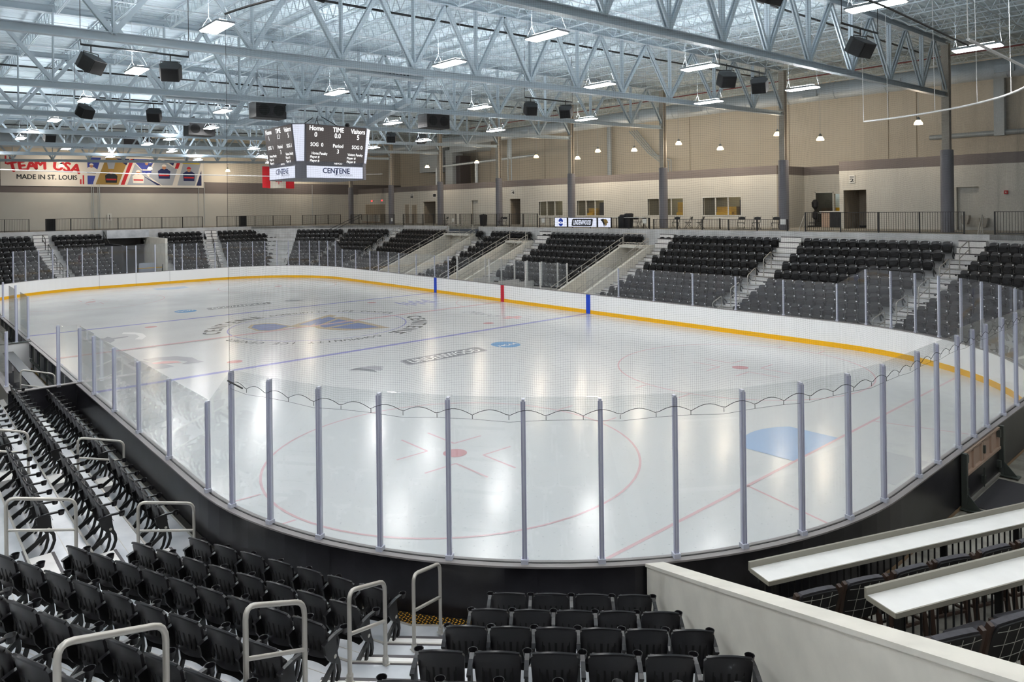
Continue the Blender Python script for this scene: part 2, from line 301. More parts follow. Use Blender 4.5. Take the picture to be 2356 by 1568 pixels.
def logo_word(fr, W, H, z, mo, mi_, mt, par, txt='LINDENWOOD'):
    a = MB(); a.add([(x, y, z) for x, y in rrect(W, H, H*0.2, 0.18)], [tuple(range(24))], fr); a.build('word_mark_border', mo, par)
    a = MB(); a.add([(x, y, z+0.002) for x, y in rrect(W*0.955, H*0.84, H*0.15, 0.18)], [tuple(range(24))], fr); a.build('word_mark_field', mi_, par)
    a = MB(); put_text(a, txt, 1, fr, bold=0.02, shear=0.18, z=z+0.004, fit=(W*0.86, H*0.6)); a.build('word_mark_lettering', mt, par)
def lion(fr, s, z, par, m1, m2):
    a = MB(); a.add([(x*s, y*s, z) for x, y in [(-0.9, 0.55), (-0.3, 0.75), (0.35, 0.6), (0.15, -0.1), (0.0, -0.85), (-0.25, -0.3), (-0.5, 0.2)]], [tuple(range(7))], fr); a.build('lion_mane', m1, par)
    a = MB(); a.add([(x*s, y*s, z+0.003) for x, y in [(-0.2, 0.55), (0.35, 0.7), (0.62, 0.5), (0.85, 0.1), (0.8, -0.15), (0.6, -0.1), (0.55, -0.5), (0.25, -0.7), (0.1, -0.2), (-0.05, 0.2)]], [tuple(range(10))], fr); a.build('lion_face', m2, par)
for s in (1, -1):
    X = 11.25*s-(0.1 if s < 0 else 0)*-1; F = lambda y: frame((X, y*s, 0), (0, s, 0), (-s, 0, 0))
    logo_word(F(0.1), 4.1, 1.05, IZ, M['i_grey'], M['i_black'], M['i_white'], ice)
    a = MB(); a.add([(0.62*math.cos(2*PI*i/32), 0.72*math.sin(2*PI*i/32), IZ) for i in range(32)], [tuple(range(32))], F(3.45)); a.build('round_emblem', M['i_ncaa'], ice)
    a = MB(); put_text(a, 'NCAA', 1, F(3.45), bold=0.03, shear=0.2, z=IZ+0.003, off=(0, -0.12), fit=(1.02, 0.28)); a.build('emblem_lettering', M['i_white'], ice)
    lion(F(-3.5), 0.75, IZ, ice, M['i_black'], M['i_grey'])
for nm, pts, m in (('arc_emblem', [(2.88, -9.32), (2.82, -8.8), (3.13, -8.09), (3.95, -7.69), (4.73, -7.7), (5.16, -7.6), (5.1, -8.2), (4.99, -8.41), (4.66, -8.1), (3.98, -8.33), (3.57, -8.85), (3.74, -9.23)], 'i_grey'),
                   ('arc_emblem_accent', [(3.91, -9.27), (3.9, -8.78), (4.24, -8.41), (4.66, -8.31), (4.57, -8.66), (4.17, -9.22)], 'i_pink'),
                   ('arc_emblem_base', [(3.38, -10.01), (2.9, -9.63), (3.16, -9.42), (3.74, -9.23), (4.46, -8.93), (5.22, -8.75), (5.38, -9.24), (5.24, -9.67), (5.12, -9.99), (4.29, -9.93)], 'i_grey'),
                   ('figure_emblem', [(-4.04, -10.27), (-4.27, -9.75), (-4.01, -9.35), (-4.41, -9.12), (-4.19, -9.06), (-3.84, -9.03), (-3.84, -8.35), (-3.62, -8.35), (-3.37, -9.03), (-2.88, -9.13), (-2.38, -9.41), (-3.08, -9.47), (-3.74, -9.68), (-3.59, -10.11)], 'i_grey'),
                   ('figure_emblem_arc', [(-4.8, -8.39), (-5.28, -8.21), (-4.88, -7.82), (-4.13, -7.59), (-3.1, -7.69), (-2.31, -8.07), (-2.64, -8.31), (-3.34, -7.93), (-4.14, -7.92), (-4.61, -8.21)], 'i_white')):
    a = MB(); flat(a, pts, IZ+(0.004 if 'accent' in nm else 0.002 if 'base' in nm else 0.001)); a.build(nm, M[m], ice)
a = MB(); put_text(a, 'Mercy', 1, frame((3.4, 8.55, IZ), (0.995, 0.1, 0), (-0.1, 0.995, 0)), shear=0.3, fit=(3.1, 1.1)); a.build('script_lettering', M['i_grey'], ice)
a = MB(); flat(a, [(5.3, 8.35), (5.75, 8.35), (5.75, 9.5), (5.3, 9.5)]); flat(a, [(5.0, 8.75), (6.1, 8.75), (6.1, 9.1), (5.0, 9.1)], IZ+0.001); a.build('script_cross', M['i_pink'], ice)
a = MB()
for i in range(7): y = 7.7+i*.35; flat(a, [(-5.0+(i % 3)*.3, y), (-3.2+(i % 2)*.4, y-.1), (-3.2+(i % 2)*.4, y+.05), (-5.0+(i % 3)*.3, y+.18)])
a.build('blue_emblem', M['i_blue'], ice)

# ---------------------------------------------------------------- boards
BZ = 1.10
bd = E('dasher_boards', (0, 0, 0), 0, 'dasher boards ringing the ice, white inside with yellow kick strip and black outside', 'boards')
wallring('inner_facing', M['white_board'], 0.0, 0.05, 0.20, BZ, bd)
wallring('kick_strip', M['yellow'], -0.015, 0.05, 0.0, 0.21, bd)
# outer facing left out along the players' bench (x -8.5..11) on the near side
def outer(off, z0, z1, m, name):
    A = rink(off); n = len(A); mb = MB()
    for i in range(n):
        p, q = A[i], A[(i+1) % n]
        if abs(p[1]-q[1]) < 0.01 and p[1] < -12.9 and abs(p[0]-q[0]) > 10:
            segs = [((p[0], p[1]), (-8.5, p[1])), ((11.1, p[1]), (q[0], q[1]))]
        else: segs = [((p[0], p[1]), (q[0], q[1]))]
        for a_, b_ in segs: mb.add([(a_[0], a_[1], z0), (b_[0], b_[1], z0), (b_[0], b_[1], z1), (a_[0], a_[1], z1)], [(0, 1, 2, 3)])
    return mb.build(name, m, bd)
outer(0.16, 0.04, BZ, M['black_board'], 'outer_facing')
outer(0.165, -0.03, 0.045, M['skirt'], 'base_skirt')
wallring('cap_rail', M['cap'], -0.01, 0.19, BZ, BZ+0.025, bd)
wallring('cap_groove', M['pipeb'], 0.06, 0.085, BZ+0.02, BZ+0.032, bd)
for x, m, nm, wd in ((7.62, 'blue', 'blue_stripe', 0.3), (-7.62, 'blue', 'blue_stripe', 0.3), (0, 'red', 'red_stripe', 0.3)):
    for s in (1, -1):
        mb = MB(); mb.box((x-wd/2, s*12.91, 0.01), (x+wd/2, s*12.945, BZ)); mb.build(nm, M[m], bd)
for s in (1, -1):
    for sy in (1, -1):
        a = math.acos((27.13-21.95)/CR); yy = 4.42+CR*math.sin(a); mb = MB()
        c = (s*27.13, sy*yy); nx, ny = -s*math.cos(a), -sy*math.sin(a)
        mb.box((-0.028, -0.02, 0.01), (0.028, 0.02, BZ), frame((c[0]+nx*0.02, c[1]+ny*0.02, 0), (-ny, nx, 0), (nx, ny, 0))); mb.build('goal_stripe', M['redthin'], bd)
seams = MB(); O = rink(0.162); 
def ringpt(off, s_):   # arc-length position measured from the near-corner angle -90 going counter-clockwise
    r = CR+off; L = [('a', 270, HX-CR, -HY+CR), ('l', HX+off, -(HY-CR), HX+off, HY-CR), ('a', 0, HX-CR, HY-CR), ('l', HX-CR, HY+off, -HX+CR, HY+off), ('a', 90, -HX+CR, HY-CR), ('l', -HX-off, HY-CR, -HX-off, -HY+CR), ('a', 180, -HX+CR, -HY+CR), ('l', -HX+CR, -HY-off, HX-CR, -HY-off)]
    for t in L:
        ln = r*PI/2 if t[0] == 'a' else math.hypot(t[3]-t[1], t[4]-t[2])
        if s_ <= ln:
            if t[0] == 'a':
                a = math.radians(t[1])+s_/r; return (t[2]+r*math.cos(a), t[3]+r*math.sin(a)), (math.cos(a), math.sin(a))
            k = s_/ln; d = ((t[3]-t[1])/ln, (t[4]-t[2])/ln); return (t[1]+(t[3]-t[1])*k, t[2]+(t[4]-t[2])*k), (d[1], -d[0])
        s_ -= ln
    return (HX-CR, -HY-off), (0, -1)
for i in range(16):
    (px, py), (nx, ny) = ringpt(0.163, 0.6+i*2.2)
    seams.box((-0.006, -0.003, 0.05), (0.006, 0.003, BZ-0.01), frame((px, py, 0), (-ny, nx, 0), (nx, ny, 0)))
seams.build('panel_seam', M['seatdark'], bd)
seams = MB()
for i, y in enumerate((-4.3, -1.6, 1.05)): seams.box((-30.47, y-0.006, 0.0), (-30.462, y+0.006, BZ))
seams.build('gate_joint', M['darkseam'], bd)

# ---------------------------------------------------------------- glass panels and stanchions
GB = BZ+0.02
def stanchion_proto(h, name='glass_stanchion', wd=0.055):
    wd *= 0.75
    t = E(name, (0, 0, 0)); mb = MB(); mb.box((-wd/2, -0.03, 0), (wd/2, 0.045, h)); mb.build('post_bar', M['alu'], t)
    mb = MB(); mb.box((-wd/2-0.012, 0.02, 0), (-wd/2+0.008, 0.05, h-0.03)); mb.box((wd/2-0.008, 0.02, 0), (wd/2+0.012, 0.05, h-0.03)); mb.build('clip_strip', M['clip'], t)
    mb = MB(); mb.box((-0.05, -0.03, -0.02), (0.05, 0.075, 0.07)); mb.build('base_socket', M['alu'], t); return t
TALL, LOW = 2.30, 1.62
protos = {}
n_st = {}; 
def stanchion(p, nrm, h, where, cnt=[0], wd=0.055):
    key = (h, wd)
    if key not in protos: protos[key] = stanchion_proto(h, wd=wd); o = protos[key]
    else: o = copy_tree(protos[key])
    o.location = (p[0], p[1], GB); o.rotation_euler = (0, 0, math.atan2(nrm[1], nrm[0])-PI/2)
    n_st[where] = n_st.get(where, 0)+1
    tag(o, 'silver glass post, %s along %s' % (ORD[n_st[where]], where), 'post', 'stanchions between the rink glass')
n_gl = {}
def pane(p, q, z0, h, where, name='rink_glass', z1=None, mt='glass'):
    p, q = Vector((p[0], p[1], 0)), Vector((q[0], q[1], 0)); d = (q-p); L = d.length; d.normalize(); n = Vector((d.y, -d.x, 0)); g = 0.03
    c = (p+q)/2; mb = MB(); h1 = z1 if z1 is not None else h
    a = -L/2+g; b = L/2-g
    for y in (-0.006, 0.006): pass
    mb.add([(a, -.006, 0), (b, -.006, 0), (b, .006, 0), (a, .006, 0), (a, -.006, h), (b, -.006, h1), (b, .006, h1), (a, .006, h)],
           [(0, 3, 2, 1), (4, 5, 6, 7), (0, 1, 5, 4), (1, 2, 6, 5), (2, 3, 7, 6), (3, 0, 4, 7)])
    o = mb.build(name, M[mt]); o.location = (c.x, c.y, z0); o.rotation_euler = (0, 0, math.atan2(d.y, d.x))
    n_gl[where] = n_gl.get(where, 0)+1
    tag(o, 'clear rink glass panel, %s along %s' % (ORD[n_gl[where]], where), 'glass panel', 'rink glass panels'); return o
def cornerpt(cx, cyy, deg, off=0.06): a = math.radians(deg); return (cx+(CR+off)*math.cos(a), cyy+(CR+off)*math.sin(a)), (math.cos(a), math.sin(a))
NS, NC, NE, FC, FS, FFC, FE = 'the near side boards', 'the nearest curved corner boards', 'the near end boards beside the gate', 'the far right corner boards', 'the far side boards', 'the far left corner boards', 'the far end boards'
# near side (low): from the bench partition to the corner
xs = [11.1, 13.0, 15.3, 17.6, 19.9, 22.2]
pts = [((x, -13.01), (0, -1)) for x in xs]
for i, (p, n) in enumerate(pts): stanchion(p, n, LOW, NS, wd=0.05)
for i in range(5): pane(pts[i][0], pts[i+1][0], GB, LOW+(0.06 if i == 0 else 0.02), NS)
pc = [cornerpt(21.95, -4.42, -82+7.17*i) for i in range(12)]
pane(pts[-1][0], pc[0][0], GB, LOW, NC, z1=TALL)
for p, n in pc: stanchion(p, n, TALL, NC)
for i in range(11): pane(pc[i][0], pc[i+1][0], GB, TALL+0.02, NC)
pe = [((30.54, y), (1, 0)) for y in (-3.34, -2.33, -1.1, -0.1, 0.85, 2.15, 3.3)]
pane(pc[-1][0], pe[0][0], GB, TALL+0.02, NE)
for i, (p, n) in enumerate(pe): stanchion(p, n, TALL, NE, wd=0.07 if i in (2, 3, 4) else 0.055)
for i in range(6): pane(pe[i][0], pe[i+1][0], GB, TALL+(0.12 if 2 <= i <= 3 else 0.02), NE)
pf = [cornerpt(21.95, 4.42, 3+7.17*i) for i in range(12)]
pane(pe[-1][0], pf[0][0], GB, TALL+0.02, FC)
for p, n in pf: stanchion(p, n, TALL, FC)
for i in range(11): pane(pf[i][0], pf[i+1][0], GB, TALL+0.02, FC)
xs = [21.93, 19.51, 17.09, 14.67, 12.25, 9.83, 7.4]
pane(pf[-1][0], (xs[0], 13.01), GB, TALL, FS, z1=LOW)
for x in xs[:6]: stanchion((x, 13.01), (0, 1), LOW, FS)
for i in range(6): pane((xs[i], 13.01), (xs[i+1], 13.01), GB, LOW+0.02, FS)
xs = [-6.1, -7.82, -10.25, -12.71, -14.28, -15.84, -17.2, -19.61, -22.03]
for x in xs: stanchion((x, 13.01), (0, 1), LOW, FS)
for i in range(8): pane((xs[i], 13.01), (xs[i+1], 13.01), GB, LOW+0.02, FS)
pg = [cornerpt(-21.95, 4.42, 98+7.17*i) for i in range(12)]
pane((-22.03, 13.01), pg[0][0], GB, LOW, FFC, z1=TALL)
for p, n in pg: stanchion(p, n, TALL, FFC)
for i in range(11): pane(pg[i][0], pg[i+1][0], GB, TALL+0.02, FFC)
ye = [3.3, 2.1, 1.44, -0.09, -1.57, -2.26, -3.35, -4.42, -5.49, -6.57, -7.55]
pq = [((-30.54, y), (-1, 0)) for y in ye[:8]]+[cornerpt(-21.95, -4.42, 180+7.17*i) for i in range(1, 7)]
pane(pg[-1][0], pq[0][0], GB, TALL+0.02, FE)
for i, (p, n) in enumerate(pq): stanchion(p, n, TALL, FE, wd=0.1 if i in (2, 3, 4) else 0.06)
for i in range(len(pq)-1): pane(pq[i][0], pq[i+1][0], GB, TALL+(0.1 if 2 <= i <= 3 else 0.02), FE)
# visitors side of the bench, stanchions and end panes
B1 = 'the players bench'
for x, y, h in ((1.1, -13.02, 1.72), (-2.5, -13.02, 1.9), (-7.0, -13.02, 1.72)): stanchion((x, y), (0, -1), h, B1, wd=0.06)
for x, y, h in ((11.1, -13.56, 1.76), (1.8, -13.5, 1.75)): stanchion((x, y), (1, 0), h, B1, wd=0.09)
pane((11.1, -13.05), (11.1, -13.53), GB, 1.72, B1); pane((1.1, -13.02), (-1.2, -13.02), GB, 1.7, B1); pane((-2.5, -13.02), (-4.9, -13.02), GB, 1.7, B1); pane((1.75, -13.1), (1.8, -13.48), GB, 1.7, B1)

# ---------------------------------------------------------------- seating profile
ZB = [1.19, 1.46, 1.76, 2.03, 2.31, 2.69, 3.09, 3.47, 3.87, 4.25]
ZP = [z-0.83 for z in ZB]
CZ = 4.62
def DD(phi):
    a = math.radians(phi); n = (math.cos(a), math.sin(a)); return 21.95*abs(n[0])+4.42*abs(n[1])+CR if abs(n[0]) > 1e-6 and abs(n[1]) > 1e-6 else (HX if abs(n[0]) > 0.5 else HY)
OFF, TR = 0.97, 0.842
def dk(phi, k): return DD(phi)+OFF+TR*k
def pt(phi, d, t, z=0.0):
    a = math.radians(phi); n = (math.cos(a), math.sin(a)); ta = (math.sin(a), -math.cos(a)); return (n[0]*d+ta[0]*t, n[1]*d+ta[1]*t, z)
def front(phi, k): return dk(phi, k)-0.66
def isect(p1, d1, p2, d2):
    a, b = math.radians(p1), math.radians(p2); A = np.array([[math.cos(a), math.sin(a)], [math.cos(b), math.sin(b)]]); return np.linalg.solve(A, np.array([d1, d2]))
def chain(phis, t0, t1, fd, k, z):
    """polyline at distance fd(phi,k), starting at t0 on the first section and ending at t1 on the last"""
    P = [pt(phis[0], fd(phis[0], k), t0(k), z)]
    for a, b in zip(phis[:-1], phis[1:]):
        q = isect(a, fd(a, k), b, fd(b, k)); P.append((q[0], q[1], z))
    P.append(pt(phis[-1], fd(phis[-1], k), t1(k), z)); return P
def tier(name, label, phis, t0, t1, k0=0, k1=9, first=None, last_slab=True):
    th = E(name, (0, 0, 0), 0, label, 'seating deck', 'aluminium seating decks'); top = MB(); rs = MB(); lip = MB()
    for k in range(k0, k1+1):
        a = chain(phis, t0, t1, front, k, ZP[k]); b = chain(phis, t0, t1, front, k+1, ZP[k]); n = len(a)
        z0 = ZP[k-1] if k > k0 else -0.03
        for i in range(n-1):
            top.add([a[i], a[i+1], b[i+1], b[i]], [(0, 1, 2, 3)])
            zt = CZ if k == 9 else (ZP[k+1] if k < 9 else ZP[k])
            if k == k0: rs.add([a[i], a[i+1], (a[i+1][0], a[i+1][1], z0), (a[i][0], a[i][1], z0)], [(0, 1, 2, 3)])
            if k < k1 or last_slab: rs.add([b[i], b[i+1], (b[i+1][0], b[i+1][1], zt), (b[i][0], b[i][1], zt)], [(0, 1, 2, 3)])
            lip.bar((a[i][0], a[i][1], ZP[k]-0.005), (a[i+1][0], a[i+1][1], ZP[k]-0.005), 0.03, 0.03)
        if k > k0:
            for j in range(1, 3):     # plank joints along the tread
                c = [Vector(a[i]).lerp(Vector(b[i]), j/3.0)+Vector((0, 0, 0.001)) for i in range(n)]
                for i in range(n-1): lip.bar(c[i], c[i+1], 0.008, 0.004)
        # side cheeks
        for e in (0, n-1): rs.add([a[e], b[e], (b[e][0], b[e][1], -0.03), (a[e][0], a[e][1], -0.03)], [(0, 1, 2, 3)])
    if last_slab:
        for f in (0.25, 0.5, 0.75):
            b = chain(phis, t0, t1, front, 10, 0); zz = ZP[9]+(CZ-ZP[9])*f
            for i in range(len(b)-1): lip.bar((b[i][0], b[i][1], zz), (b[i+1][0], b[i+1][1], zz), 0.012, 0.02)
    top.build('tread', M['deckalu'], th); rs.build('riser', M['riserdark'], th); lip.build('edge_trim', M['alud'] if False else M['rail'], th); return th
def steps(th, phi, tc, wd, k0=0, k1=8, slab=True):
    a = math.radians(phi)
    def one(t, d0, d1, z0, z1, extra=None):
        fr = frame(pt(phi, 0, t), (math.sin(a), -math.cos(a), 0), (math.cos(a), math.sin(a), 0))
        s_ = MB(); s_.box((-wd/2, d0, z0), (wd/2, d1, z1), fr); o = s_.build('aisle_step', M['step'], th)
        n_ = MB(); n_.box((-wd/2, d0-0.012, z1-0.04), (wd/2, d0+0.03, z1+0.004), fr)
        if extra: n_.box((-wd/2, d1-0.012, extra-0.04), (wd/2, d1+0.035, extra+0.004), fr)
        n_.build('step_nosing', M['nosing'], o)
    for k in range(k0, k1+1):
        f1 = front(phi, k+1); zm = (ZP[k]+ZP[k+1])/2; one(tc(k), f1-0.36, f1, ZP[k], zm, ZP[k+1])
    if slab:
        f1 = front(phi, 10)
        for j in range(3): z1 = ZP[9]+(CZ-ZP[9])*(j+1)/4; one(tc(9), f1-0.27*(3-j), f1, ZP[9], z1)

# section table: phi, name, rows -> (t0,t1)
SEC = []
def sec(phi, name, f, rows=range(10)): SEC.append((phi, name, [(k,)+tuple(f(k)) for k in rows]))
sec(-90, 'the block beside the players bench', lambda k: (-18.1, -11.49), range(0, 7))
sec(-90, 'the narrow near side block', lambda k: (-(22.35+0.1*k), -18.86), range(0, 7))
sec(-67.5, 'the angled foreground block', lambda k: (-20.47-0.21*k, -16.72+0.10*k), range(0, 8))
sec(-45, 'the block beside the concrete wall', lambda k: (-13.92-0.19*k, -11.79+0.15*k), range(0, 6))
sec(90, 'the widest far right block', lambda k: (16.4, 22.45+0.165*k))
sec(67.5, 'the far right corner block', lambda k: (16.83-0.17*k, 20.47+0.21*k))
sec(45, 'the last far right block', lambda k: (11.79-0.15*k, 13.92+0.19*k))
sec(90, 'the block by the third ramp', lambda k: (7.68 if k < 9 else 6.42, 14.93))
sec(90, 'the centre ice block', lambda k: (-3.64 if k < 9 else -4.91, 3.72 if k < 9 else 5.0), range(2, 10))
sec(90, 'the far side block between two ramps', lambda k: (-11.3, -8.13 if k < 9 else -6.25))
sec(90, 'the short pair of seats at the ramp head', lambda k: (-13.34, -12.46), range(9, 10))
sec(90, 'the far side block before the first ramp', lambda k: (-23.7-0.18*k, -17.84 if k > 6 else -18.37))
sec(112.5, 'the far corner block facing the near side', lambda k: (-20.6-0.165*k, -17.2+0.03*k))
sec(135, 'the diagonal far corner block', lambda k: (-12.83-0.19*k, -10.9+0.14*k))
sec(180, 'the far end block under the red and white flag', lambda k: (6.44+0.17*k, 10.2+0.5*k))
sec(180, 'the far end block next to the tunnel', lambda k: (1.9+0.05*k, 4.7+0.187*k))
sec(180, 'the far end block under the banner', lambda k: (-5.7-0.07*k, -2.45))
sec(180, 'the far end block at the picture edge', lambda k: (-12.5, -7.06-0.09*k))

# decks
c0 = lambda v: (lambda k: v)
A1 = tier('seating_deck', 'grey metal stepped deck under the near side and corner seats, foreground', [-90, -67.5, -45], c0(-11.2), lambda k: -14.05-0.19*k)
# chain runs with t measured in each section frame; first t0 on phi -90, last t1 on phi -45
A2 = tier('seating_deck', 'light metal stepped deck of the far side stand beside the right corner', [90, 67.5, 45], c0(6.35), lambda k: 14.05+0.19*k)
A3 = tier('seating_deck', 'light metal stepped deck at centre ice behind the penalty boxes', [90], c0(-5.5), c0(3.93), 2)
A4 = tier('seating_deck', 'light metal stepped deck between the first and second ramps', [90], c0(-13.35), c0(-7.9))
A5 = tier('seating_deck', 'light metal stepped deck curving round the far corner to the tunnel', [180, 135, 112.5, 90], c0(1.2), c0(-17.7))
A6 = tier('seating_deck', 'light metal stepped deck left of the far end tunnel', [180], c0(-15), c0(-2.3))
for th in (A3,): 
    for xa, xb in ((3.93, 6.35), (-7.9, -5.5)): mb = MB(); mb.box((xa, front(90, 9), ZP[9]-0.05), (xb, front(90, 10), ZP[9])); mb.build('bridge_tread', M['deckalu'], th)
    for xa, xb in ((3.93, 6.35), (-7.9, -5.5)): mb = MB(); mb.box((xa, front(90, 10)-0.01, ZP[9]), (xb, front(90, 10)+0.05, CZ)); mb.build('bridge_riser', M['riserdark'], th)
steps(A1, -90, lambda k: -18.48, 0.62); steps(A1, -90, lambda k: -23.0-0.12*k, 0.95, 0, 8, False); steps(A1, -45, lambda k: -11.05+0.17*k, 1.15, 0, 8, False); steps(A1, -90, lambda k: -10.6, 0.9, 0, 5, False)
steps(A2, 90, lambda k: 15.66, 1.2); steps(A2, 90, lambda k: 23.25+0.165*k, 1.15); steps(A2, 90, lambda k: 7.0, 1.1, 0, 8); 
steps(A3, 90, lambda k: -4.6, 1.3, 2, 8); steps(A4, 90, lambda k: -12.3, 1.2, 0, 8, False)
steps(A5, 90, lambda k: -24.4-0.2*k, 1.0); steps(A5, 180, lambda k: 5.6+0.19*k, 1.1); steps(A5, 135, lambda k: -10.3+0.1*k, 0.9, 0, 8, False); steps(A5, 180, lambda k: 11.3+0.5*k, 1.0, 0, 8)
steps(A6, 180, lambda k: -6.4-0.08*k, 1.1)
# perforated walkway strip between the boards and the near stand
mb = MB(); a = [rink(0.17, 0.33)[i] for i in range(len(rink(0)))]; 
arc = []
for i in range(31):
    an = math.radians(-90+i*2.05); arc.append((21.95+(CR+0.17)*math.cos(an), -4.42+(CR+0.17)*math.sin(an), 0.345))
b = []
for p in arc:
    v = Vector((p[0]-21.95, p[1]+4.42, 0)).normalized()*0.34; b.append((p[0]+v.x, p[1]+v.y, 0.345))
mb.add([(11.2, -13.12, 0.345), (11.2, -13.46, 0.345)], [])
for i in range(30): mb.add([arc[i], arc[i+1], b[i+1], b[i]], [(0, 1, 2, 3)])
mb.box((11.2, -13.46, 0.335), (21.95, -13.12, 0.345))
wk = tag(mb.build('walkway_plate', M['chequer']), 'dark chequered metal walkway plate between boards and front row', 'walkway')
mb = MB()
for i in range(0, 600):
    u_ = i//6; v_ = i % 6; an = math.radians(-60+u_*0.33); r = CR+0.20+v_*0.052+(0.026 if u_ % 2 else 0)
    x, y = 21.95+r*math.cos(an), -4.42+r*math.sin(an); mb.box((-0.016, -0.006, 0.345), (0.016, 0.006, 0.352), Matrix.Translation((x, y, 0)) @ Matrix.Rotation(an+(0.8 if (u_+v_) % 2 else -0.8), 4, 'Z'))
mb.build('tread_pattern', M['brass'], wk)

# ---------------------------------------------------------------- seats
def grid_shell(w0, w1, z0, z1, yf, th, nx=6, nz=5, rtop=0.06, rbot=0.03):
    F = []; Bk = []
    for j in range(nz+1):
        v = j/nz; z = z0+(z1-z0)*v; hw = (w0+(w1-w0)*v)/2
        if v > 1-1e-6: hw -= rtop*0.9
        elif j == nz-1: hw -= rtop*0.08
        if j == 0: hw -= rbot
        for i in range(nx+1):
            u = -1+2*i/nx; x = u*hw; zz = z-(0.028*(u*u) if j == nz else 0)-(0.0)
            F.append((x, yf(u, v)-th/2, zz)); Bk.append((x, yf(u, v)+th/2, zz))
    n = nx+1; fs = []; off = len(F)
    for j in range(nz):
        for i in range(nx):
            a = j*n+i; fs.append((a, a+1, a+n+1, a+n)); fs.append((off+a, off+a+n, off+a+n+1, off+a+1))
    for i in range(nx): fs.append((i+1, i, off+i, off+i+1)); a = nz*n+i; fs.append((a, a+1, off+a+1, off+a))
    for j in range(nz): a = j*n; fs.append((a, a+n, off+a+n, off+a)); a = j*n+nx; fs.append((a+n, a, off+a, off+a+n))
    return F+Bk, fs
def back_mb():
    mb = MB(); mb.add(*grid_shell(0.40, 0.455, 0.40, 0.83, lambda u, v: -0.085+0.085*v-0.035*(u*u)*1.0+0.0, 0.028, 8, 6))
    mb.tube([(x, 0.005-0.035*(x/0.2)**2*0.8, 0.828-0.03*(x/0.2)**2) for x in (-0.2, -0.14, -0.07, 0, 0.07, 0.14, 0.2)], 0.016, 6)
    mb.m = 1
    for x in (-0.13, -0.065, 0, 0.065, 0.13): mb.box((x-0.014, -0.064+0.017, 0.50), (x+0.014, -0.045+0.017-0.012, 0.67))
    for x in (-0.13, -0.065, 0, 0.065, 0.13):
        y0 = -0.085+0.085*0.25-0.035*(x/0.2)**2+0.0145; y1 = -0.085+0.085*0.6-0.035*(x/0.2)**2+0.0150
        mb.add([(x-0.013, y0, 0.50), (x+0.013, y0, 0.50), (x+0.013, y1, 0.66), (x-0.013, y1, 0.66)], [(0, 3, 2, 1)])
    mb.m = 2; y = -0.03
    mb.add([(0.12, -0.056, 0.756), (0.18, -0.068, 0.756), (0.18, -0.056, 0.804), (0.12, -0.047, 0.804)], [(0, 1, 2, 3)])
    return mb
def pan_mb():
    mb = MB(); mb.add(*grid_shell(0.40, 0.40, 0.30, 0.70, lambda u, v: -0.19+0.045*v+0.05*(2*v-1)**2-0.02*(1-u*u), 0.05, 6, 6, 0.05, 0.05)); mb.m = 1
    mb.box((-0.1, -0.232, 0.47), (0.1, -0.228, 0.478)); return mb
def arm_mb():
    mb = MB(); P = [(0.02, 0.61), (-0.04, 0.625), (-0.16, 0.64), (-0.27, 0.635)]
    for a, b in zip(P[:-1], P[1:]): mb.bar((0, a[0], a[1]), (0, b[0], b[1]), 0.042, 0.026)
    return mb
def cup_mb():
    mb = MB(); n = 12; vs = []; fs = []
    for r, z in ((0.034, 0.585), (0.044, 0.645), (0.049, 0.648), (0.046, 0.642), (0.036, 0.59)):
        for k in range(n): vs.append((r*math.cos(2*PI*k/n), -0.315+r*math.sin(2*PI*k/n), z))
    for i in range(4):
        for k in range(n): fs.append((i*n+k, i*n+(k+1) % n, (i+1)*n+(k+1) % n, (i+1)*n+k))
    fs.append(tuple(range(n-1, -1, -1))); fs.append(tuple(4*n+k for k in range(n))); mb.add(vs, fs); return mb
def leg_mb():
    mb = MB(); X = frame((0, 0, 0), (0, 1, 0), (0, 0, 1))
    for poly in ([(0.01, 0.62), (-0.05, 0.62), (-0.17, 0.62), (-0.18, 0.50), (-0.20, 0.40), (-0.12, 0.36), (-0.06, 0.42), (-0.01, 0.50)],
                 [(-0.20, 0.40), (-0.235, 0.32), (-0.245, 0.22), (-0.21, 0.11), (-0.13, 0.0), (-0.10, 0.0), (-0.17, 0.12), (-0.205, 0.22), (-0.19, 0.31), (-0.15, 0.37)],
                 [(-0.15, 0.37), (-0.12, 0.36), (-0.12, 0.26), (-0.09, 0.13), (0.0, 0.0), (-0.05, 0.0), (-0.13, 0.13), (-0.16, 0.25)],
                 [(-0.12, 0.36), (-0.12, 0.30), (0.15, 0.10), (0.17, 0.17)]):
        mb.prism(poly, -0.014, 0.014, X)
    mb.m = 1; mb.lathe((0, 0, 0), [(0.001, -0.02), (0.022, -0.018), (0.022, 0.018), (0.001, 0.02)], 8)
    n = 18
    b = len(mb.v)-32
    mb.v[b:] = [(z, -0.15+x, 0.42+y) for x, y, z in mb.v[b:]]
    return mb
me_back = back_mb().mesh('backrest', [M['seat'], M['seatdark'], M['plate']]); shade(me_back)
me_pan = pan_mb().mesh('seat_pan', [M['pan_shaded'], M['alud']]); shade(me_pan)
me_arm = arm_mb().mesh('armrest', M['seat']); me_cup = cup_mb().mesh('cup_holder', M['seat']); shade(me_cup)
me_leg = leg_mb().mesh('leg', [M['iron'], M['bolt']])
def ob(name, me, parent, loc=(0, 0, 0)):
    o = bpy.data.objects.new(name, me); COL.objects.link(o); o.parent = parent; o.location = loc; return o
def camproj(x, y, z):
    dx, dy, dz = x-35.21205, y+17.23786, z-6.07549; f = dx*_f.x+dy*_f.y
    if f < 0.2: return None
    r = dx*_r.x+dy*_r.y+dz*_r.z; u = dx*_u.x+dy*_u.y+dz*_u.z
    return 1178+17.55+FOC*r/f, 784-302.44-FOC*u/f, f
seats = []
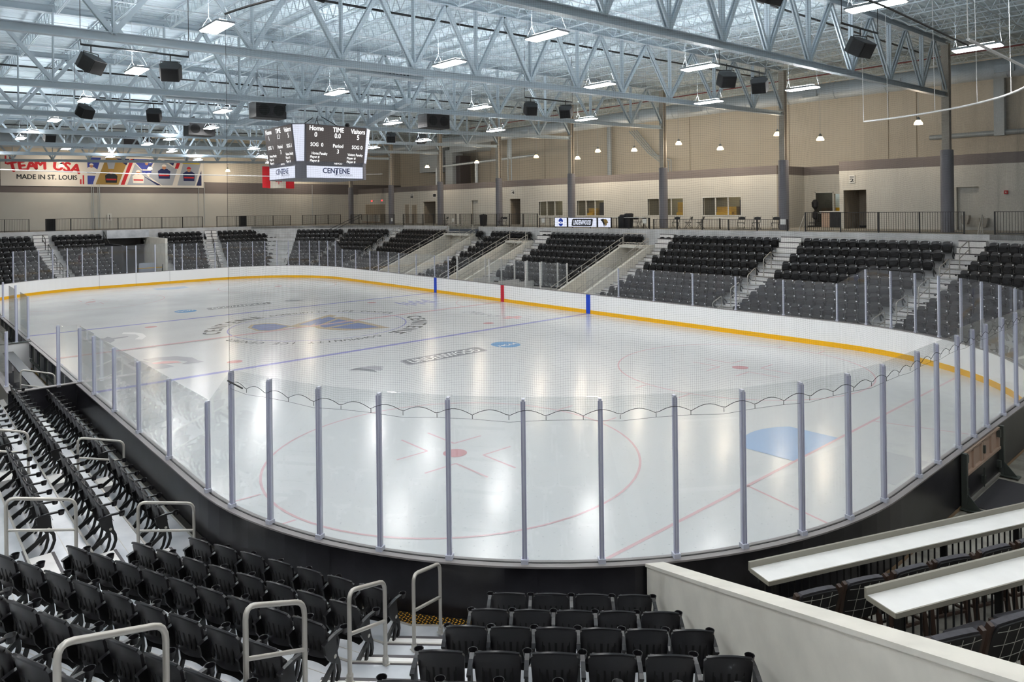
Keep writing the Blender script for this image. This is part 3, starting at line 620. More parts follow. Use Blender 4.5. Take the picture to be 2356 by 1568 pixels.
for phi, nm, rows in SEC:
    for k, t0, t1 in rows:
        n = max(1, int(round((t1-t0)/0.505))); wpitch = (t1-t0)/n
        for i in range(n):
            t = t0+wpitch*(i+0.5); p = pt(phi, dk(phi, k), t, ZP[k]); q = camproj(p[0], p[1], p[2]+0.8)
            if q is None or q[0] < -60 or q[0] > 2420 or q[1] > 1640: continue
            seats.append((q[2]+(200 if not (-10 < q[0] < 2366 and q[1] < 1585) else 0), phi, nm, k, i, n, p, wpitch))
seats.sort(key=lambda s: s[0])
near, rest = seats[:300], seats[300:]
for cnt, (dist, phi, nm, k, i, n, p, wp) in enumerate(near):
    rz = math.radians(phi-90)
    # number seats from the end of the row that lies to the viewer's left
    idx = i+1 if phi > 0 else n-i
    e = E('arena_seat', p, rz, 'black folding seat, %s row, %s from the left in %s' % (ORD[k+1], ORD[idx], nm), 'seat', 'black folding seats in ' + nm)
    s = wp/0.505
    ob('backrest', me_back, e); ob('seat_pan', me_pan, e)
    a = ob('armrest', me_arm, e, (wp/2, 0, 0)); ob('cup_holder', me_cup, a); ob('leg', me_leg, e, (wp/2, 0, 0))
    if i == 0: a = ob('armrest', me_arm, e, (-wp/2, 0, 0)); ob('cup_holder', me_cup, a); ob('leg', me_leg, e, (-wp/2, 0, 0))
# remaining distant seats: one object
def arrs(me, dx=0):
    v = np.empty(len(me.vertices)*3); me.vertices.foreach_get('co', v); v = v.reshape(-1, 3)+[dx, 0, 0]
    return v, [tuple(p.vertices) for p in me.polygons], [p.material_index for p in me.polygons]
MO = [M['seat'], M['seatdark'], M['plate'], M['iron'], M['bolt'], M['alud'], M['pan_shaded']]
vs = []; fs = []; mi = []; base = 0
for me, dx, mp in ((me_back, 0, (0, 1, 2)), (me_pan, 0, (6, 5)), (me_arm, 0.2525, (0,)), (me_cup, 0.2525, (0,)), (me_leg, 0.2525, (3, 4))):
    v, f, m_ = arrs(me, dx); vs.append(v); fs += [tuple(base+i for i in q) for q in f]; mi += [mp[q] for q in m_]; base += len(v)
V = np.concatenate(vs); nl = np.array([len(f) for f in fs]); loops = np.array([i for f in fs for i in f])
N = len(rest); allv = np.empty((N, len(V), 3)); 
for j, s in enumerate(rest):
    a = math.radians(s[1]-90); c_, s_ = math.cos(a), math.sin(a); allv[j, :, 0] = V[:, 0]*c_-V[:, 1]*s_+s[6][0]; allv[j, :, 1] = V[:, 0]*s_+V[:, 1]*c_+s[6][1]; allv[j, :, 2] = V[:, 2]+s[6][2]
me = bpy.data.meshes.new('distant_seats'); me.vertices.add(N*len(V)); me.vertices.foreach_set('co', allv.ravel())
L = (loops[None, :]+(np.arange(N)*len(V))[:, None]).ravel().astype(np.int32); me.loops.add(len(L)); me.loops.foreach_set('vertex_index', L)
NL = np.tile(nl, N); st = np.concatenate([[0], np.cumsum(NL)[:-1]]).astype(np.int32); me.polygons.add(len(NL)); me.polygons.foreach_set('loop_start', st)
me.polygons.foreach_set('material_index', np.tile(np.array(mi), N).astype(np.int32)); me.update(calc_edges=True); me.validate()
for m_ in MO: me.materials.append(m_)
o = bpy.data.objects.new('arena_seating', me); COL.objects.link(o); tag(o, 'rows of black folding seats in the distant stands beyond the ice', 'seating', kind='stuff')

# ---------------------------------------------------------------- aisle handrails
def handrail(name, P0, P1, h, r, m, label, group):
    """P0 lower foot, P1 upper foot"""
    P0, P1 = Vector(P0), Vector(P1); H = Vector((0, 0, h)); th = E(name, P0, 0, label, 'handrail', group)
    path = roundpath([P0, P0+H, P1+H, P1], 0.12); mb = MB(); mb.tube(path, r, 10 if r > 0.02 else 6); mb.build('hoop', M[m], th, P0, True)
    mb = MB(); mb.tube([P0+H*0.52, P1+H*0.52], r*0.85, 10 if r > 0.02 else 6); mb.build('mid_bar', M[m], th, P0, True)
    mb = MB()
    for q in (P0, P1): mb.lathe((q.x, q.y, q.z), [(r*1.5, 0), (r*1.5, 0.07), (r*1.15, 0.085)], 10); mb.box((q.x-0.05, q.y-0.03, q.z), (q.x+0.05, q.y+0.03, q.z+0.012))
    mb.build('foot_socket', M[m], th, P0)
G1 = 'satin steel handrails in the near aisles'; G2 = 'satin steel handrails in the far side aisles'; G3 = 'black handrails in the far end aisles'
def rails(F, ks, desc, g, m='rail', r=0.024, h=0.93, dz=0.0):
    for j, k in enumerate(ks):
        a = F(k); b = F(k+1)
        handrail('aisle_handrail', a, b, h, r, m, '%s handrail, %s up in %s' % ('black' if m == 'railblack' else 'satin steel', ORD[j+1], desc), g)
def zmid(k): return (ZP[min(k, 9)]+ZP[min(k+1, 9)])/2 if k < 9 else ZP[9]+0.3
rails(lambda k: (18.35, -(dk(-90, k)-0.42), ZP[k]), (0, 2, 4), 'the aisle between the two near side blocks', G1, h=0.86)
rails(lambda k: (22.95+0.05*k, -(dk(-90, k)-0.42), ZP[k]), (0, 2, 4), 'the aisle before the angled corner block', G1)
rails(lambda k: (10.1, -(dk(-90, k)-0.42), ZP[k]), (0, 2), 'the aisle by the players bench', G1)
PR = [(27.45, -11.75, 0.40), (27.83, -12.42, 0.63), (28.22, -13.06, 0.93), (28.58, -13.70, 1.2), (28.93, -14.35, 1.48), (29.2, -15.0, 1.80), (29.48, -15.70, 2.05), (29.88, -16.45, 2.4)]
rails(lambda k: PR[k], (0, 2, 4, 6), 'the bright stepped aisle in the foreground', G1, h=0.94)
rails(lambda k: (15.5, dk(90, k)-0.40, ZP[k]), (0, 2, 4, 6), 'the far aisle left of the wide right block', G2)
rails(lambda k: (23.2+0.165*k, dk(90, k)-0.40, ZP[k]), (0, 2, 4, 6, 8), 'the far aisle at the right corner', G2)
rails(lambda k: (-24.2-0.2*k, dk(90, k)-0.40, ZP[k]), (2, 4, 6, 8), 'the far aisle before the first ramp', G2)
rails(lambda k: pt(135, dk(135, k)-0.4, -10.4+0.1*k, ZP[k]), (0, 2, 4), 'the aisle at the far left corner', G2)
rails(lambda k: (-(dk(180, k)-0.4), 5.55+0.19*k, ZP[k]), (0, 2, 4, 6, 8), 'the far end aisle beside the tunnel block', G3, 'railblack')
rails(lambda k: (-(dk(180, k)-0.4), 11.6+0.5*k, ZP[k]), (0, 2, 4, 6, 8), 'the far end aisle nearest the corner', G3, 'railblack')
rails(lambda k: (-(dk(180, k)-0.4), -6.3-0.08*k, ZP[k]), (0, 2, 4, 6, 8), 'the far end aisle below the banner', G3, 'railblack')
def toprail(x, y, label, ang=90):
    P0 = Vector((x, y-0.45, ZP[9]+0.35)); P1 = Vector((x, y+0.25, CZ)); handrail('aisle_handrail', P0, P1, 0.98, 0.022, 'rail', label, G2)
for x, d in ((15.9, 'far aisle beside the widest block'), (24.85, 'far aisle at the right corner'), (5.5, 'third ramp'), (-5.85, 'second ramp'), (-16.5, 'first ramp'), (-26.6, 'far left corner block')):
    toprail(x, 22.4, 'satin steel handrail climbing to the concourse above the %s' % d)

# ---------------------------------------------------------------- stair ramps (vomitories) on the far side
def ramp(x0, x1, y1, ztop, label, rails_=True):
    th = E('concrete_ramp', ((x0+x1)/2, 13.3, 0), 0, label, 'ramp', 'concrete ramps cutting through the far stand'); O = th.location
    y0 = 13.35; zb = 0.93+0.41*(y0-14); X = lambda x: frame((x, 0, 0), (0, 1, 0), (0, 0, 1))
    yt = y0+(ztop-zb)/0.41
    poly = [(y0, -0.03), (y1, -0.03), (y1, ztop), (min(yt, y1), ztop), (y0, zb)]
    for x, nm in ((x0, 'side_wall'), (x1, 'side_wall')):
        mb = MB(); mb.prism(poly, -0.11, 0.11, X(x)); mb.build(nm, M['conc'], th, O)
    mb = MB(); mb.box((x0, y1-0.1, 2.3), (x1, y1+0.1, ztop-0.02)); mb.box((x0, y1-1.0, ztop-0.2), (x1, y1, ztop-0.02)); mb.build('head_wall', M['conc'], th, O)
    mb = MB(); mb.box((x0, y0, -0.02), (x1, y1, 0.02)); mb.build('ramp_floor', M['concfl'], th, O)
    zz = lambda y: min(ztop, zb+0.41*(y-y0))
    for x in (x0, x1):
        mb = MB(); pa = (x, y0+0.05, 0); ys = y0+0.1; ye = min(yt, y1)-0.1
        for dz in (0.52, 0.22): mb.tube([(x, ys, zz(ys)+dz), (x, ye, zz(ye)+dz)], 0.026, 6)
        mb.tube([(x, ys, zz(ys)), (x, ys, zz(ys)+0.52)], 0.026, 6)
        for j in range(1, 6):
            y = ys+(ye-ys)*j/5; mb.tube([(x, y, zz(y)), (x, y, zz(y)+0.52)], 0.024, 6)
        mb.build('guard_rail', M['rail'], th, O)
    mb = MB(); mb.tube(roundpath([(x0+0.15, y1-0.6, ztop), (x0+0.15, y1-0.6, ztop+0.75), (x1-0.15, y1-0.6, ztop+0.75), (x1-0.15, y1-0.6, ztop)], 0.08), 0.028, 6); mb.tube([(x0+0.15, y1-0.6, ztop+0.12), (x1-0.15, y1-0.6, ztop+0.12)], 0.024, 6)
    mb.build('end_rail', M['rail'], th, O)
ramp(-17.55, -13.5, 21.9, 4.0, 'widest pale concrete ramp with double rails, first from the far corner')
ramp(-7.8, -5.6, 20.95, 3.6, 'narrow pale concrete ramp with rails, in the middle of the far side')
ramp(4.05, 6.25, 20.95, 3.6, 'pale concrete ramp with rails, directly behind the near blue line stripe')

# ---------------------------------------------------------------- penalty boxes
pb = E('penalty_box', (-0.9, 14.2, 0), 0, 'glass walled penalty boxes and timekeeper bay behind the red line', 'penalty box'); O = pb.location
P = [(-5.2, 13.15), (-4.4, 15.1), (-2.6, 15.1), (-1.6, 13.15), (-1.2, 15.1), (0.09, 15.1), (1.5, 15.1), (2.05, 13.15), (3.0, 15.1), (3.4, 13.15), (3.85, 15.1)]
for x, y in P:
    mb = MB(); mb.box((x-0.04, y-0.04, 0.3), (x+0.04, y+0.04, 2.75 if y < 14 else 2.6)); mb.build('corner_post', M['benchw'], pb, O)
for a, b in (((-5.2, 15.1), (-2.6, 15.1)), ((-2.6, 15.1), (0.09, 15.1)), ((0.09, 15.1), (1.5, 15.1)), ((1.5, 15.1), (3.85, 15.1))):
    mb = MB(); mb.box((a[0]+0.05, 15.09, 1.0), (b[0]-0.05, 15.105, 2.55)); mb.build('back_pane', M['glass'], pb, O)
for x in (-5.2, -1.6, 2.05, 3.4):
    mb = MB(); mb.box((x-0.008, 13.2, 1.15), (x+0.008, 15.05, 2.65)); mb.build('side_pane', M['glass'], pb, O)
mb = MB(); mb.box((-5.2, 15.05, 0.2), (3.9, 15.15, 1.0)); mb.build('back_wall', M['black_board'], pb, O)
mb = MB(); mb.box((-5.2, 14.1, 0.62), (3.9, 14.5, 0.68)); mb.build('bench_plank', M['benchw'], pb, O)
for x in (-3.4, -0.7, 0.75): 
    mb = MB(); mb.box((x-0.02, 13.2, 0.5), (x+0.02, 15.05, 1.3)); mb.build('divider', M['benchw'], pb, O)

# ---------------------------------------------------------------- players bench (near side)
bn = E('players_bench', (4, -13.9, 0), 0, 'players bench enclosure sunk behind the near side boards', 'bench'); O = bn.location
mb = MB(); mb.box((11.06, -14.62, 0.0), (11.16, -12.99, 1.13)); mb.box((-8.5, -14.75, 0), (11.1, -14.62, 1.13)); mb.box((11.16, -13.12, 0.0), (11.2, -12.99, 1.1)); mb.build('enclosure_wall', M['black_board'], bn, O)
mb = MB(); mb.box((-8.5, -14.78, 1.13), (11.18, -14.58, 1.155)); mb.box((11.02, -14.6, 1.13), (11.2, -13.0, 1.155)); mb.build('enclosure_cap', M['cap'], bn, O)
mb = MB(); mb.box((1.9, -13.95, 0.78), (10.6, -13.62, 0.82)); mb.box((-8, -13.95, 0.78), (1.0, -13.62, 0.82)); mb.build('bench_plank', M['alud'], bn, O)
mb = MB()
for x in (2.2, 4.2, 6.2, 8.2, 10.2, -1, -3, -5): mb.box((x-0.03, -13.85, 0.05), (x+0.03, -13.7, 0.78))
mb.build('bench_support', M['benchw'], bn, O)
mb = MB(); mb.box((-8.5, -13.04, 0.1), (11.05, -13.0, 1.09)); mb.build('back_panel', M['benchw'], bn, O)
mb = MB()
for i in range(12): x = -7.8+i*1.55; mb.box((x, -13.10, 0.52), (x+0.7, -13.04, 1.0))
mb.build('panel_pocket', M['alud'], bn, O)
mb = MB(); mb.box((-8.5, -13.09, 0.36), (11.05, -13.04, 0.44)); 
for i in range(13): x = -8.4+i*1.55; mb.box((x, -13.08, 0.1), (x+0.05, -13.04, 1.09))
mb.build('panel_frame', M['galv'], bn, O)
mb = MB(); mb.box((1.75, -14.6, 0.0), (1.85, -13.05, 1.12)); mb.build('white_partition', M['white_board'], bn, O)
mb = MB(); mb.box((1.7, -14.6, 1.12), (1.9, -13.05, 1.145)); mb.build('partition_cap', M['galv'], bn, O)
mb = MB(); mb.box((-8.5, -14.6, 0.0), (11.0, -13.1, 0.06)); mb.build('bench_floor', M['mat_rub'], bn, O)
for i in range(5):
    x = 10.2-i*2.4; o = pane((x, -14.68), (x-2.35, -14.68), 1.16, 1.6, 'the back of the players bench')
    stanchion_back = None
for i in range(5):
    x = 10.3-i*2.4; stanchion((x, -14.68), (0, -1), TALL-0.6 if False else LOW, 'the back of the players bench', wd=0.05)

# ---------------------------------------------------------------- concrete dividing wall by the camera
def slopewall(label, mir=1):
    n_ = Vector((.527, .85*1, 0)); d_ = Vector((.85, -.527, 0)); th = E('dividing_wall', (29.4, -9.6*mir, 0), 0, label, 'wall')
    def P(s, c, z): v = d_*s+n_*c; return (v.x, v.y*mir, z)
    zt = lambda s: 1.18+0.385*(s-29.9)
    S = [29.75, 31.5, 33.5, 35.2, 37.2]; c0_, c1_ = 7.31, 7.55; mb = MB(); vs = []; 
    for s in S: vs += [P(s, c0_, -0.03), P(s, c1_, -0.03), P(s, c1_, zt(s)), P(s, c0_, zt(s))]
    fs = []
    for i in range(len(S)-1):
        a = 4*i; b = 4*i+4; fs += [(a, a+3, b+3, b), (a+1, b+1, b+2, a+2)]
    fs += [(0, 1, 2, 3), (4*len(S)-4, 4*len(S)-1, 4*len(S)-2, 4*len(S)-3)]
    mb.add(vs, fs); mb.build('wall_body', M['conc'], th, th.location)
    mb = MB(); vs = []; 
    for s in S: vs += [P(s-0.03 if s == S[0] else s, c0_-0.012, zt(s)-0.02), P(s-0.03 if s == S[0] else s, c1_+0.012, zt(s)-0.02), P(s-0.03 if s == S[0] else s, c1_+0.012, zt(s)+0.025), P(s-0.03 if s == S[0] else s, c0_-0.012, zt(s)+0.025)]
    fs = [(0, 1, 2, 3)]
    for i in range(len(S)-1):
        a = 4*i; b = 4*i+4; fs += [(a, a+3, b+3, b), (a+1, b+1, b+2, a+2), (a+3, a+2, b+2, b+3), (a, b, b+1, a+1)]
    mb.add(vs, fs); mb.build('wall_cap', M['conc'], th, th.location)
slopewall('smooth cream concrete wall with sloping top beside the premium seats')
slopewall('pale sloping concrete wall beyond the glass in the far right corner', -1)

# ---------------------------------------------------------------- premium drink rails and lounge chairs
eX = Vector((math.cos(math.radians(67.5)), math.sin(math.radians(67.5)), 0)); nX = Vector((eX.y, -eX.x, 0))
FP = frame((0, 0, 0), eX, -nX)     # local x along the rail, local y towards the ice
def PP(t, n, z=0): v = eX*t+nX*n; return Vector((v.x, v.y, z))
pf_ = E('terrace_floor', (31.5, -8.5, 0), 0, 'grey stepped terrace floor under the lounge chairs', 'floor deck')
mb = MB()
for n0, n1, z in ((31.0, 32.9, 0.36), (32.9, 34.75, 0.93), (34.75, 38, 1.5)): mb.box((3.2, -n1, -0.03), (14, -n0, z), frame((0, 0, 0), eX, -nX)) if False else mb.add([tuple(PP(t, n, zz)) for zz in (-0.03, z) for t, n in ((3.0+(n0-31.0)*0.12, n0), (12, n0), (12, n1), (3.0+(n0-31.0)*0.12, n1))], [(0, 3, 2, 1), (4, 5, 6, 7), (0, 1, 5, 4), (1, 2, 6, 5), (2, 3, 7, 6), (3, 0, 4, 7)])
mb.build('terrace_tread', M['concfl'], pf_, pf_.location)
def drink_rail(t0, t1, nn, z, zf, label):
    th = E('drink_rail', tuple(PP(t0, nn, zf)), 0, label, 'counter', 'drink rail counters'); O = th.location
    def bx(name, m, ta, tb, na, nb, za, zb):
        mb = MB(); mb.add([tuple(PP(t, n, zz)) for zz in (za, zb) for t, n in ((ta, na), (tb, na), (tb, nb), (ta, nb))], [(0, 3, 2, 1), (4, 5, 6, 7), (0, 1, 5, 4), (1, 2, 6, 5), (2, 3, 7, 6), (3, 0, 4, 7)]); return mb.build(name, M[m], th, O)
    bx('counter_top', 'counter', t0, t1, nn-0.36, nn, z-0.05, z-0.02); bx('front_edge', 'counterlip', t0, t1, nn-0.012, nn+0.006, z-0.07, z-0.018); bx('end_edge', 'counterlip', t0-0.012, t0, nn-0.36, nn, z-0.07, z-0.018)
    bx('raised_lip', 'counterlip', t0-0.01, t1, nn-0.39, nn-0.36, z-0.06, z+0.055)
    mb = MB(); t = t0+0.1
    while t < t1: a = PP(t, nn-0.2, zf); mb.box((a.x-0.009, a.y-0.009, zf+0.05), (a.x+0.009, a.y+0.009, z-0.05)); t += 0.115
    mb.bar(PP(t0, nn-0.2, zf+0.08), PP(t1, nn-0.2, zf+0.08), 0.035, 0.035); mb.bar(PP(t0, nn-0.2, z-0.1), PP(t1, nn-0.2, z-0.1), 0.035, 0.05)
    mb.build('picket', M['railblack'], th, O)
    t = t0+0.25
    while t < t1: a = PP(t, nn-0.2, zf); mb = MB(); mb.box((a.x-0.035, a.y-0.035, zf), (a.x+0.035, a.y+0.035, z-0.05)); mb.build('support_post', M['railblack'], th, O); t += 1.45
drink_rail(3.3, 11.5, 31.98, 1.47, 0.36, 'long pale drink rail counter nearer the ice, above the black railing')
drink_rail(3.38, 11.5, 33.78, 2.03, 0.93, 'long pale drink rail counter second from the ice, near the picture corner')
def lounge_proto():
    e = E('lounge_chair', (0, 0, 0))    # local +y away from the ice
    mb = MB()
    for x in (-0.26, 0.26): pass
    sd = [MB(), MB()]
    X = lambda x: frame((x, 0, 0), (0, 1, 0), (0, 0, 1))
    poly = [(-0.28, 0.60), (0.12, 0.60), (0.20, 0.64), (0.30, 1.04), (0.25, 1.06), (0.13, 0.68), (-0.28, 0.66)]
    for x in (-0.26, 0.26): mb = MB(); mb.prism(poly, -0.02, 0.02, X(x)); mb.build('side_frame', M['wood'], e)
    for x in (-0.25, 0.25):
        for y0, y1 in ((-0.26, -0.24), (0.16, 0.24)): mb = MB(); mb.bar((x*0.96, y0, 0.62), (x, y1, 0.0), 0.04, 0.05); mb.build('leg', M['wood'], e)
    mb = MB(); mb.bar((-0.25, -0.25, 0.25), (0.25, -0.25, 0.25), 0.03); mb.bar((-0.25, 0.2, 0.3), (0.25, 0.2, 0.3), 0.03)
    for x in (-0.25, 0.25): mb.bar((x, -0.25, 0.25), (x, 0.21, 0.3), 0.03)
    mb.build('stretcher', M['wood'], e)
    mb = MB(); mb.box((-0.24, -0.28, 0.62), (0.24, 0.14, 0.70)); o = mb.build('seat_cushion', M['fabric'], e); bv(o, 0.03)
    mb = MB(); v, f = grid_shell(0.46, 0.5, 0.64, 1.07, lambda u, v: 0.12+0.14*v+0.03*(1-u*u), 0.075, 6, 5, 0.05, 0.02); mb.add(v, f); o = mb.build('back_cushion', M['fabric'], e, smooth=True)
    mb = MB(); v, f = grid_shell(0.47, 0.5, 0.55, 1.05, lambda u, v: 0.155+0.155*v+0.03*(1-u*u), 0.02, 6, 5, 0.05, 0.02); mb.add(v, f); o = mb.build('back_panel', M['fabricb'], e, smooth=True)
    mb = MB()
    for x in (-0.12, 0.0, 0.12): mb.tube([(x, 0.172+0.155*v+0.03*(1-(x/.25)**2), 0.55+0.5*v) for v in (0, .5, .96)], 0.0028, 4)
    for v in (0.25, 0.55, 0.85): mb.tube([(x, 0.172+0.155*v+0.03*(1-(x/.25)**2), 0.55+0.5*v) for x in (-.22, -.11, 0, .11, .22)], 0.0028, 4)
    mb.build('grid_stitching', M['stitch'], e); return e
def bv(o, wd, seg=2):
    m = o.modifiers.new('soft', 'BEVEL'); m.width = wd; m.segments = seg; m.limit_method = 'ANGLE'
lp = lounge_proto(); first = True
rzL = math.atan2(nX.y, nX.x)-PI/2
LCH = [(3.72, 32.08, 0.36), (4.46, 32.08, 0.36), (5.2, 32.08, 0.36), (5.95, 32.08, 0.36), (6.7, 32.08, 0.36), (7.45, 32.08, 0.36), (3.62, 33.98, 0.93), (4.36, 33.98, 0.93), (5.1, 33.98, 0.93), (5.85, 33.98, 0.93)]
for i, (t, n, z) in enumerate(LCH):
    o = lp if i == 0 else copy_tree(lp); o.location = PP(t, n, z); o.rotation_euler = (0, 0, rzL+random.uniform(-.08, .08)); o.scale = (1.2, 1, 1.05)
    r1 = i < 6
    tag(o, 'dark upholstered lounge chair with grid back, %s from the wall at the %s counter' % (ORD[(i if r1 else i-6)+1], 'lower' if r1 else 'upper'), 'chair', 'lounge chairs at the drink rails')

# ---------------------------------------------------------------- end gate, mat
gt = E('ice_gate', (30.66, 0.05, 0), 0, 'double ice gate in the near end boards with galvanised posts', 'gate'); O = gt.location
mb = MB(); mb.box((30.645, -1.25, 0.04), (30.665, 1.3, 0.62)); mb.build('lower_panel', M['black_board'], gt, O)
mb = MB(); mb.box((30.645, -1.2, 0.62), (30.66, 1.25, 1.07))
for y in (-1.18, -0.1, 0.04, 1.15, -0.65, 0.6): mb.box((30.66, y, 0.62), (30.70, y+0.1, 1.07))
mb.box((30.66, -1.2, 0.60), (30.72, 1.25, 0.65)); mb.box((30.66, -1.2, 1.04), (30.70, 1.25, 1.08)); mb.build('gate_frame', M['woodl'], gt, O)
mb = MB(); mb.box((30.645, -1.25, 0.0), (30.7, 1.3, 0.05)); mb.build('threshold', M['rail'], gt, O)
for y in (-1.28, 1.33):
    mb = MB(); mb.box((30.66, y-0.045, 0), (30.76, y+0.045, 1.1)); mb.prism([(30.76, 0.0), (31.02, 0.0), (30.76, 0.3)], -0.01, 0.01, frame((0, y, 0), (1, 0, 0), (0, 0, 1))); mb.box((30.6, y-0.12, 0), (31.05, y+0.12, 0.015)); mb.build('gate_post', M['galv'], gt, O)
mb = MB()
for y, z in ((-1.16, 0.88), (-1.16, 0.2), (1.12, 0.88), (1.12, 0.2), (-0.02, 0.8), (-0.02, 0.16)): mb.box((30.665, y, z), (30.74, y+0.07, z+0.16))
mb.tube([(30.72, -0.02, 0.1), (30.72, -0.02, 0.5)], 0.012, 6); mb.build('hinge', M['galv'], gt, O)
mb = MB(); mb.box((30.72, -0.98, -0.03), (33.6, 1.05, -0.015)); tag(mb.build('rubber_mat', M['mat_rub']), 'dark rubber floor mat leading to the ice gate', 'mat')

# ---------------------------------------------------------------- concourse, walls
def slab(name, a, b): mb = MB(); mb.box(a, b); tag(mb.build(name, M['concfl']), kind='structure')
ys = front(90, 10)
mb = MB()
mb.box((-46, ys+0.02, CZ-0.25), (46, 34.6, CZ)); mb.box((-46, -32, CZ-0.25), (-(front(180, 10)+0.02), ys+0.02, CZ)); mb.box((-37.9, -32, CZ-0.25), (46, -(front(-90, 10)+0.02), CZ)); tag(mb.build('floor_concourse', M['concfl']), kind='structure')
q1 = isect(180, front(180, 10), 135, front(135, 10)); q2 = isect(135, front(135, 10), 112.5, front(112.5, 10)); q3 = isect(112.5, front(112.5, 10), 90, front(90, 10))
mb = MB(); mb.prism([(q1[0], q1[1]), (q2[0], q2[1]), (q3[0], q3[1]), (q3[0], ys+0.05), (q1[0]-0.05, ys+0.05)], CZ-0.25, CZ-0.001); tag(mb.build('floor_corner', M['concfl']), kind='structure')
r1 = isect(90, front(90, 10), 67.5, front(67.5, 10)); r2 = isect(67.5, front(67.5, 10), 45, front(45, 10))
mb = MB(); mb.prism([(r1[0], ys+0.05), (r1[0], r1[1]), (r2[0], r2[1]), (40, 12), (46, 12), (46, ys+0.05)], CZ-0.25, CZ-0.001); tag(mb.build('floor_corner', M['concfl']), kind='structure')
mb = MB(); mb.prism([(r1[0], -ys-0.05), (r1[0], -r1[1]), (r2[0], -r2[1]), (38.5, -14.5), (46, -14.5), (46, -ys-0.05)], CZ-0.25, CZ-0.001); tag(mb.build('floor_corner', M['concfl']), kind='structure')
def wall_y(name, y, x0, x1, z0, z1, holes, m, th=0.2, par=None, kind='structure'):
    xs = sorted(set([x0, x1]+[h[0] for h in holes]+[h[1] for h in holes])); mb = MB()
    for a, b in zip(xs[:-1], xs[1:]):
        c = (a+b)/2; hs = [h for h in holes if h[0] <= c <= h[1]]; z = z0
        for h in sorted(hs, key=lambda h: h[2]):
            if h[2] > z: mb.box((a, y, z), (b, y+th, h[2]))
            z = h[3]
        if z < z1: mb.box((a, y, z), (b, y+th, z1))
    o = mb.build(name, M[m]); tag(o, kind=kind); return o
WY = 28.0
W = [(-12.2, -9.1, 5.5, 6.78), (-7.35, -4.2, 5.5, 6.78), (0.4, 3.75, 5.5, 6.78), (5.5, 8.64, 5.5, 6.78)]
Dn = [(-16.3, -14.8, CZ, 7.1), (-31.2, -28.8, CZ, 7.08), (-22.4, -21.3, CZ, 7.08)]
wall_y('wall_far_side', WY, -46, 11.36, CZ, 8.28, W+Dn, 'wall')
wall_y('wall_right_block', WY, 15.6, 46, CZ, 8.28, [(15.85, 17.25, CZ, 7.05), (22.2, 23.3, CZ, 7.05)], 'wall')
mb = MB(); mb.box((-46, WY, 8.28), (11.36, WY+0.2, 8.88)); mb.box((15.6, WY, 8.28), (46, WY+0.2, 8.88)); mb.box((11.16, WY+.2, 8.28), (11.36, 32, 8.88)); mb.box((15.6, WY+.2, 8.28), (15.8, 32, 8.88)); mb.box((11.36, 32, 8.28), (15.6, 32.2, 8.88)); tag(mb.build('trim_1', M['band']), kind='structure')
mb = MB(); mb.box((11.16, WY+0.2, CZ), (11.36, 32, 8.28)); mb.box((15.6, WY+0.2, CZ), (15.8, 32, 8.28)); tag(mb.build('wall_recess', M['wall']), kind='structure')
wall_y('wall_recess_back', 32, 11.36, 15.6, CZ, 8.28, [(12.2, 13.4, CZ, 7.0), (13.5, 14.4, 4.62, 6.9)], 'wall')
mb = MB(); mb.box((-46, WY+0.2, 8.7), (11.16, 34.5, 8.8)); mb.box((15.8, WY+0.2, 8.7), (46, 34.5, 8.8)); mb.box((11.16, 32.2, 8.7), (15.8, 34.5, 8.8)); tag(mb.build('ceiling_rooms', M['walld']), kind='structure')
# interiors behind the openings
for i, (x0, x1, z0, z1) in enumerate(W):
    t = MB(); t.box((x0, WY-0.03, z0-0.05), (x1, WY+0.1, z0)); t.box((x0, WY-0.03, z1), (x1, WY+0.1, z1+0.05)); t.box((x0-0.05, WY-0.03, z0-0.05), (x0, WY+0.1, z1+0.05)); t.box((x1, WY-0.03, z0-0.05), (x1+0.05, WY+0.1, z1+0.05))
    for f in ((1/3, 2/3)): t.box((x0+(x1-x0)*f-0.03, WY, z0), (x0+(x1-x0)*f+0.03, WY+0.08, z1))
    wn = tag(t.build('window_%d' % (i+1), M['tabletop']), kind='structure')
    t = MB(); t.box((x0, WY+0.1, z0), (x1, WY+0.11, z1)); tag(t.build('window_pane', M['glass'], wn))
    t = MB(); t.box((x0-0.6, WY+2.0, CZ), (x1+0.6, WY+2.05, 7.4)); t.box((x0-0.6, WY+0.2, CZ), (x0-0.55, WY+2, 7.4)); t.box((x1+0.55, WY+0.2, CZ), (x1+0.6, WY+2, 7.4)); t.box((x0-0.6, WY+0.2, 7.4), (x1+0.6, WY+2.05, 7.45)); tag(t.build('wall_room_%d' % (i+1), M['olive']), kind='structure')
    if i in (1, 2, 3):
        t = MB(); xa = x0+(x1-x0)*(0.18 if i == 1 else 0.66 if i == 2 else 0.2); xb = xa+(0.9 if i == 1 else 0.9 if i == 2 else 1.6)
        t.box((xa, WY+0.9, CZ), (xb, WY+1.5, 6.1 if i != 2 else 6.5)); t.box((xa+0.1, WY+0.6, CZ), (xb-0.2, WY+0.9, 5.7)); tag(t.build('storage_cabinet', M['yellowobj']), 'yellow equipment seen through the %s window of the far concourse' % ORD[i+1], 'cabinet')
        t = MB(); t.box((xb+0.1, WY+1.2, CZ), (xb+0.7, WY+1.7, 6.6)); tag(t.build('equipment_locker', M['dkbin']), 'dark tall locker beside the yellow equipment in the %s window' % ORD[i+1], 'locker')
    l = bpy.data.lights.new('room_lamp', 'AREA'); l.energy = 14; l.size = 1.2; l.color = (1, 0.92, 0.75); lo = bpy.data.objects.new('room_lamp', l); COL.objects.link(lo); lo.location = ((x0+x1)/2, WY+1.0, 7.35)
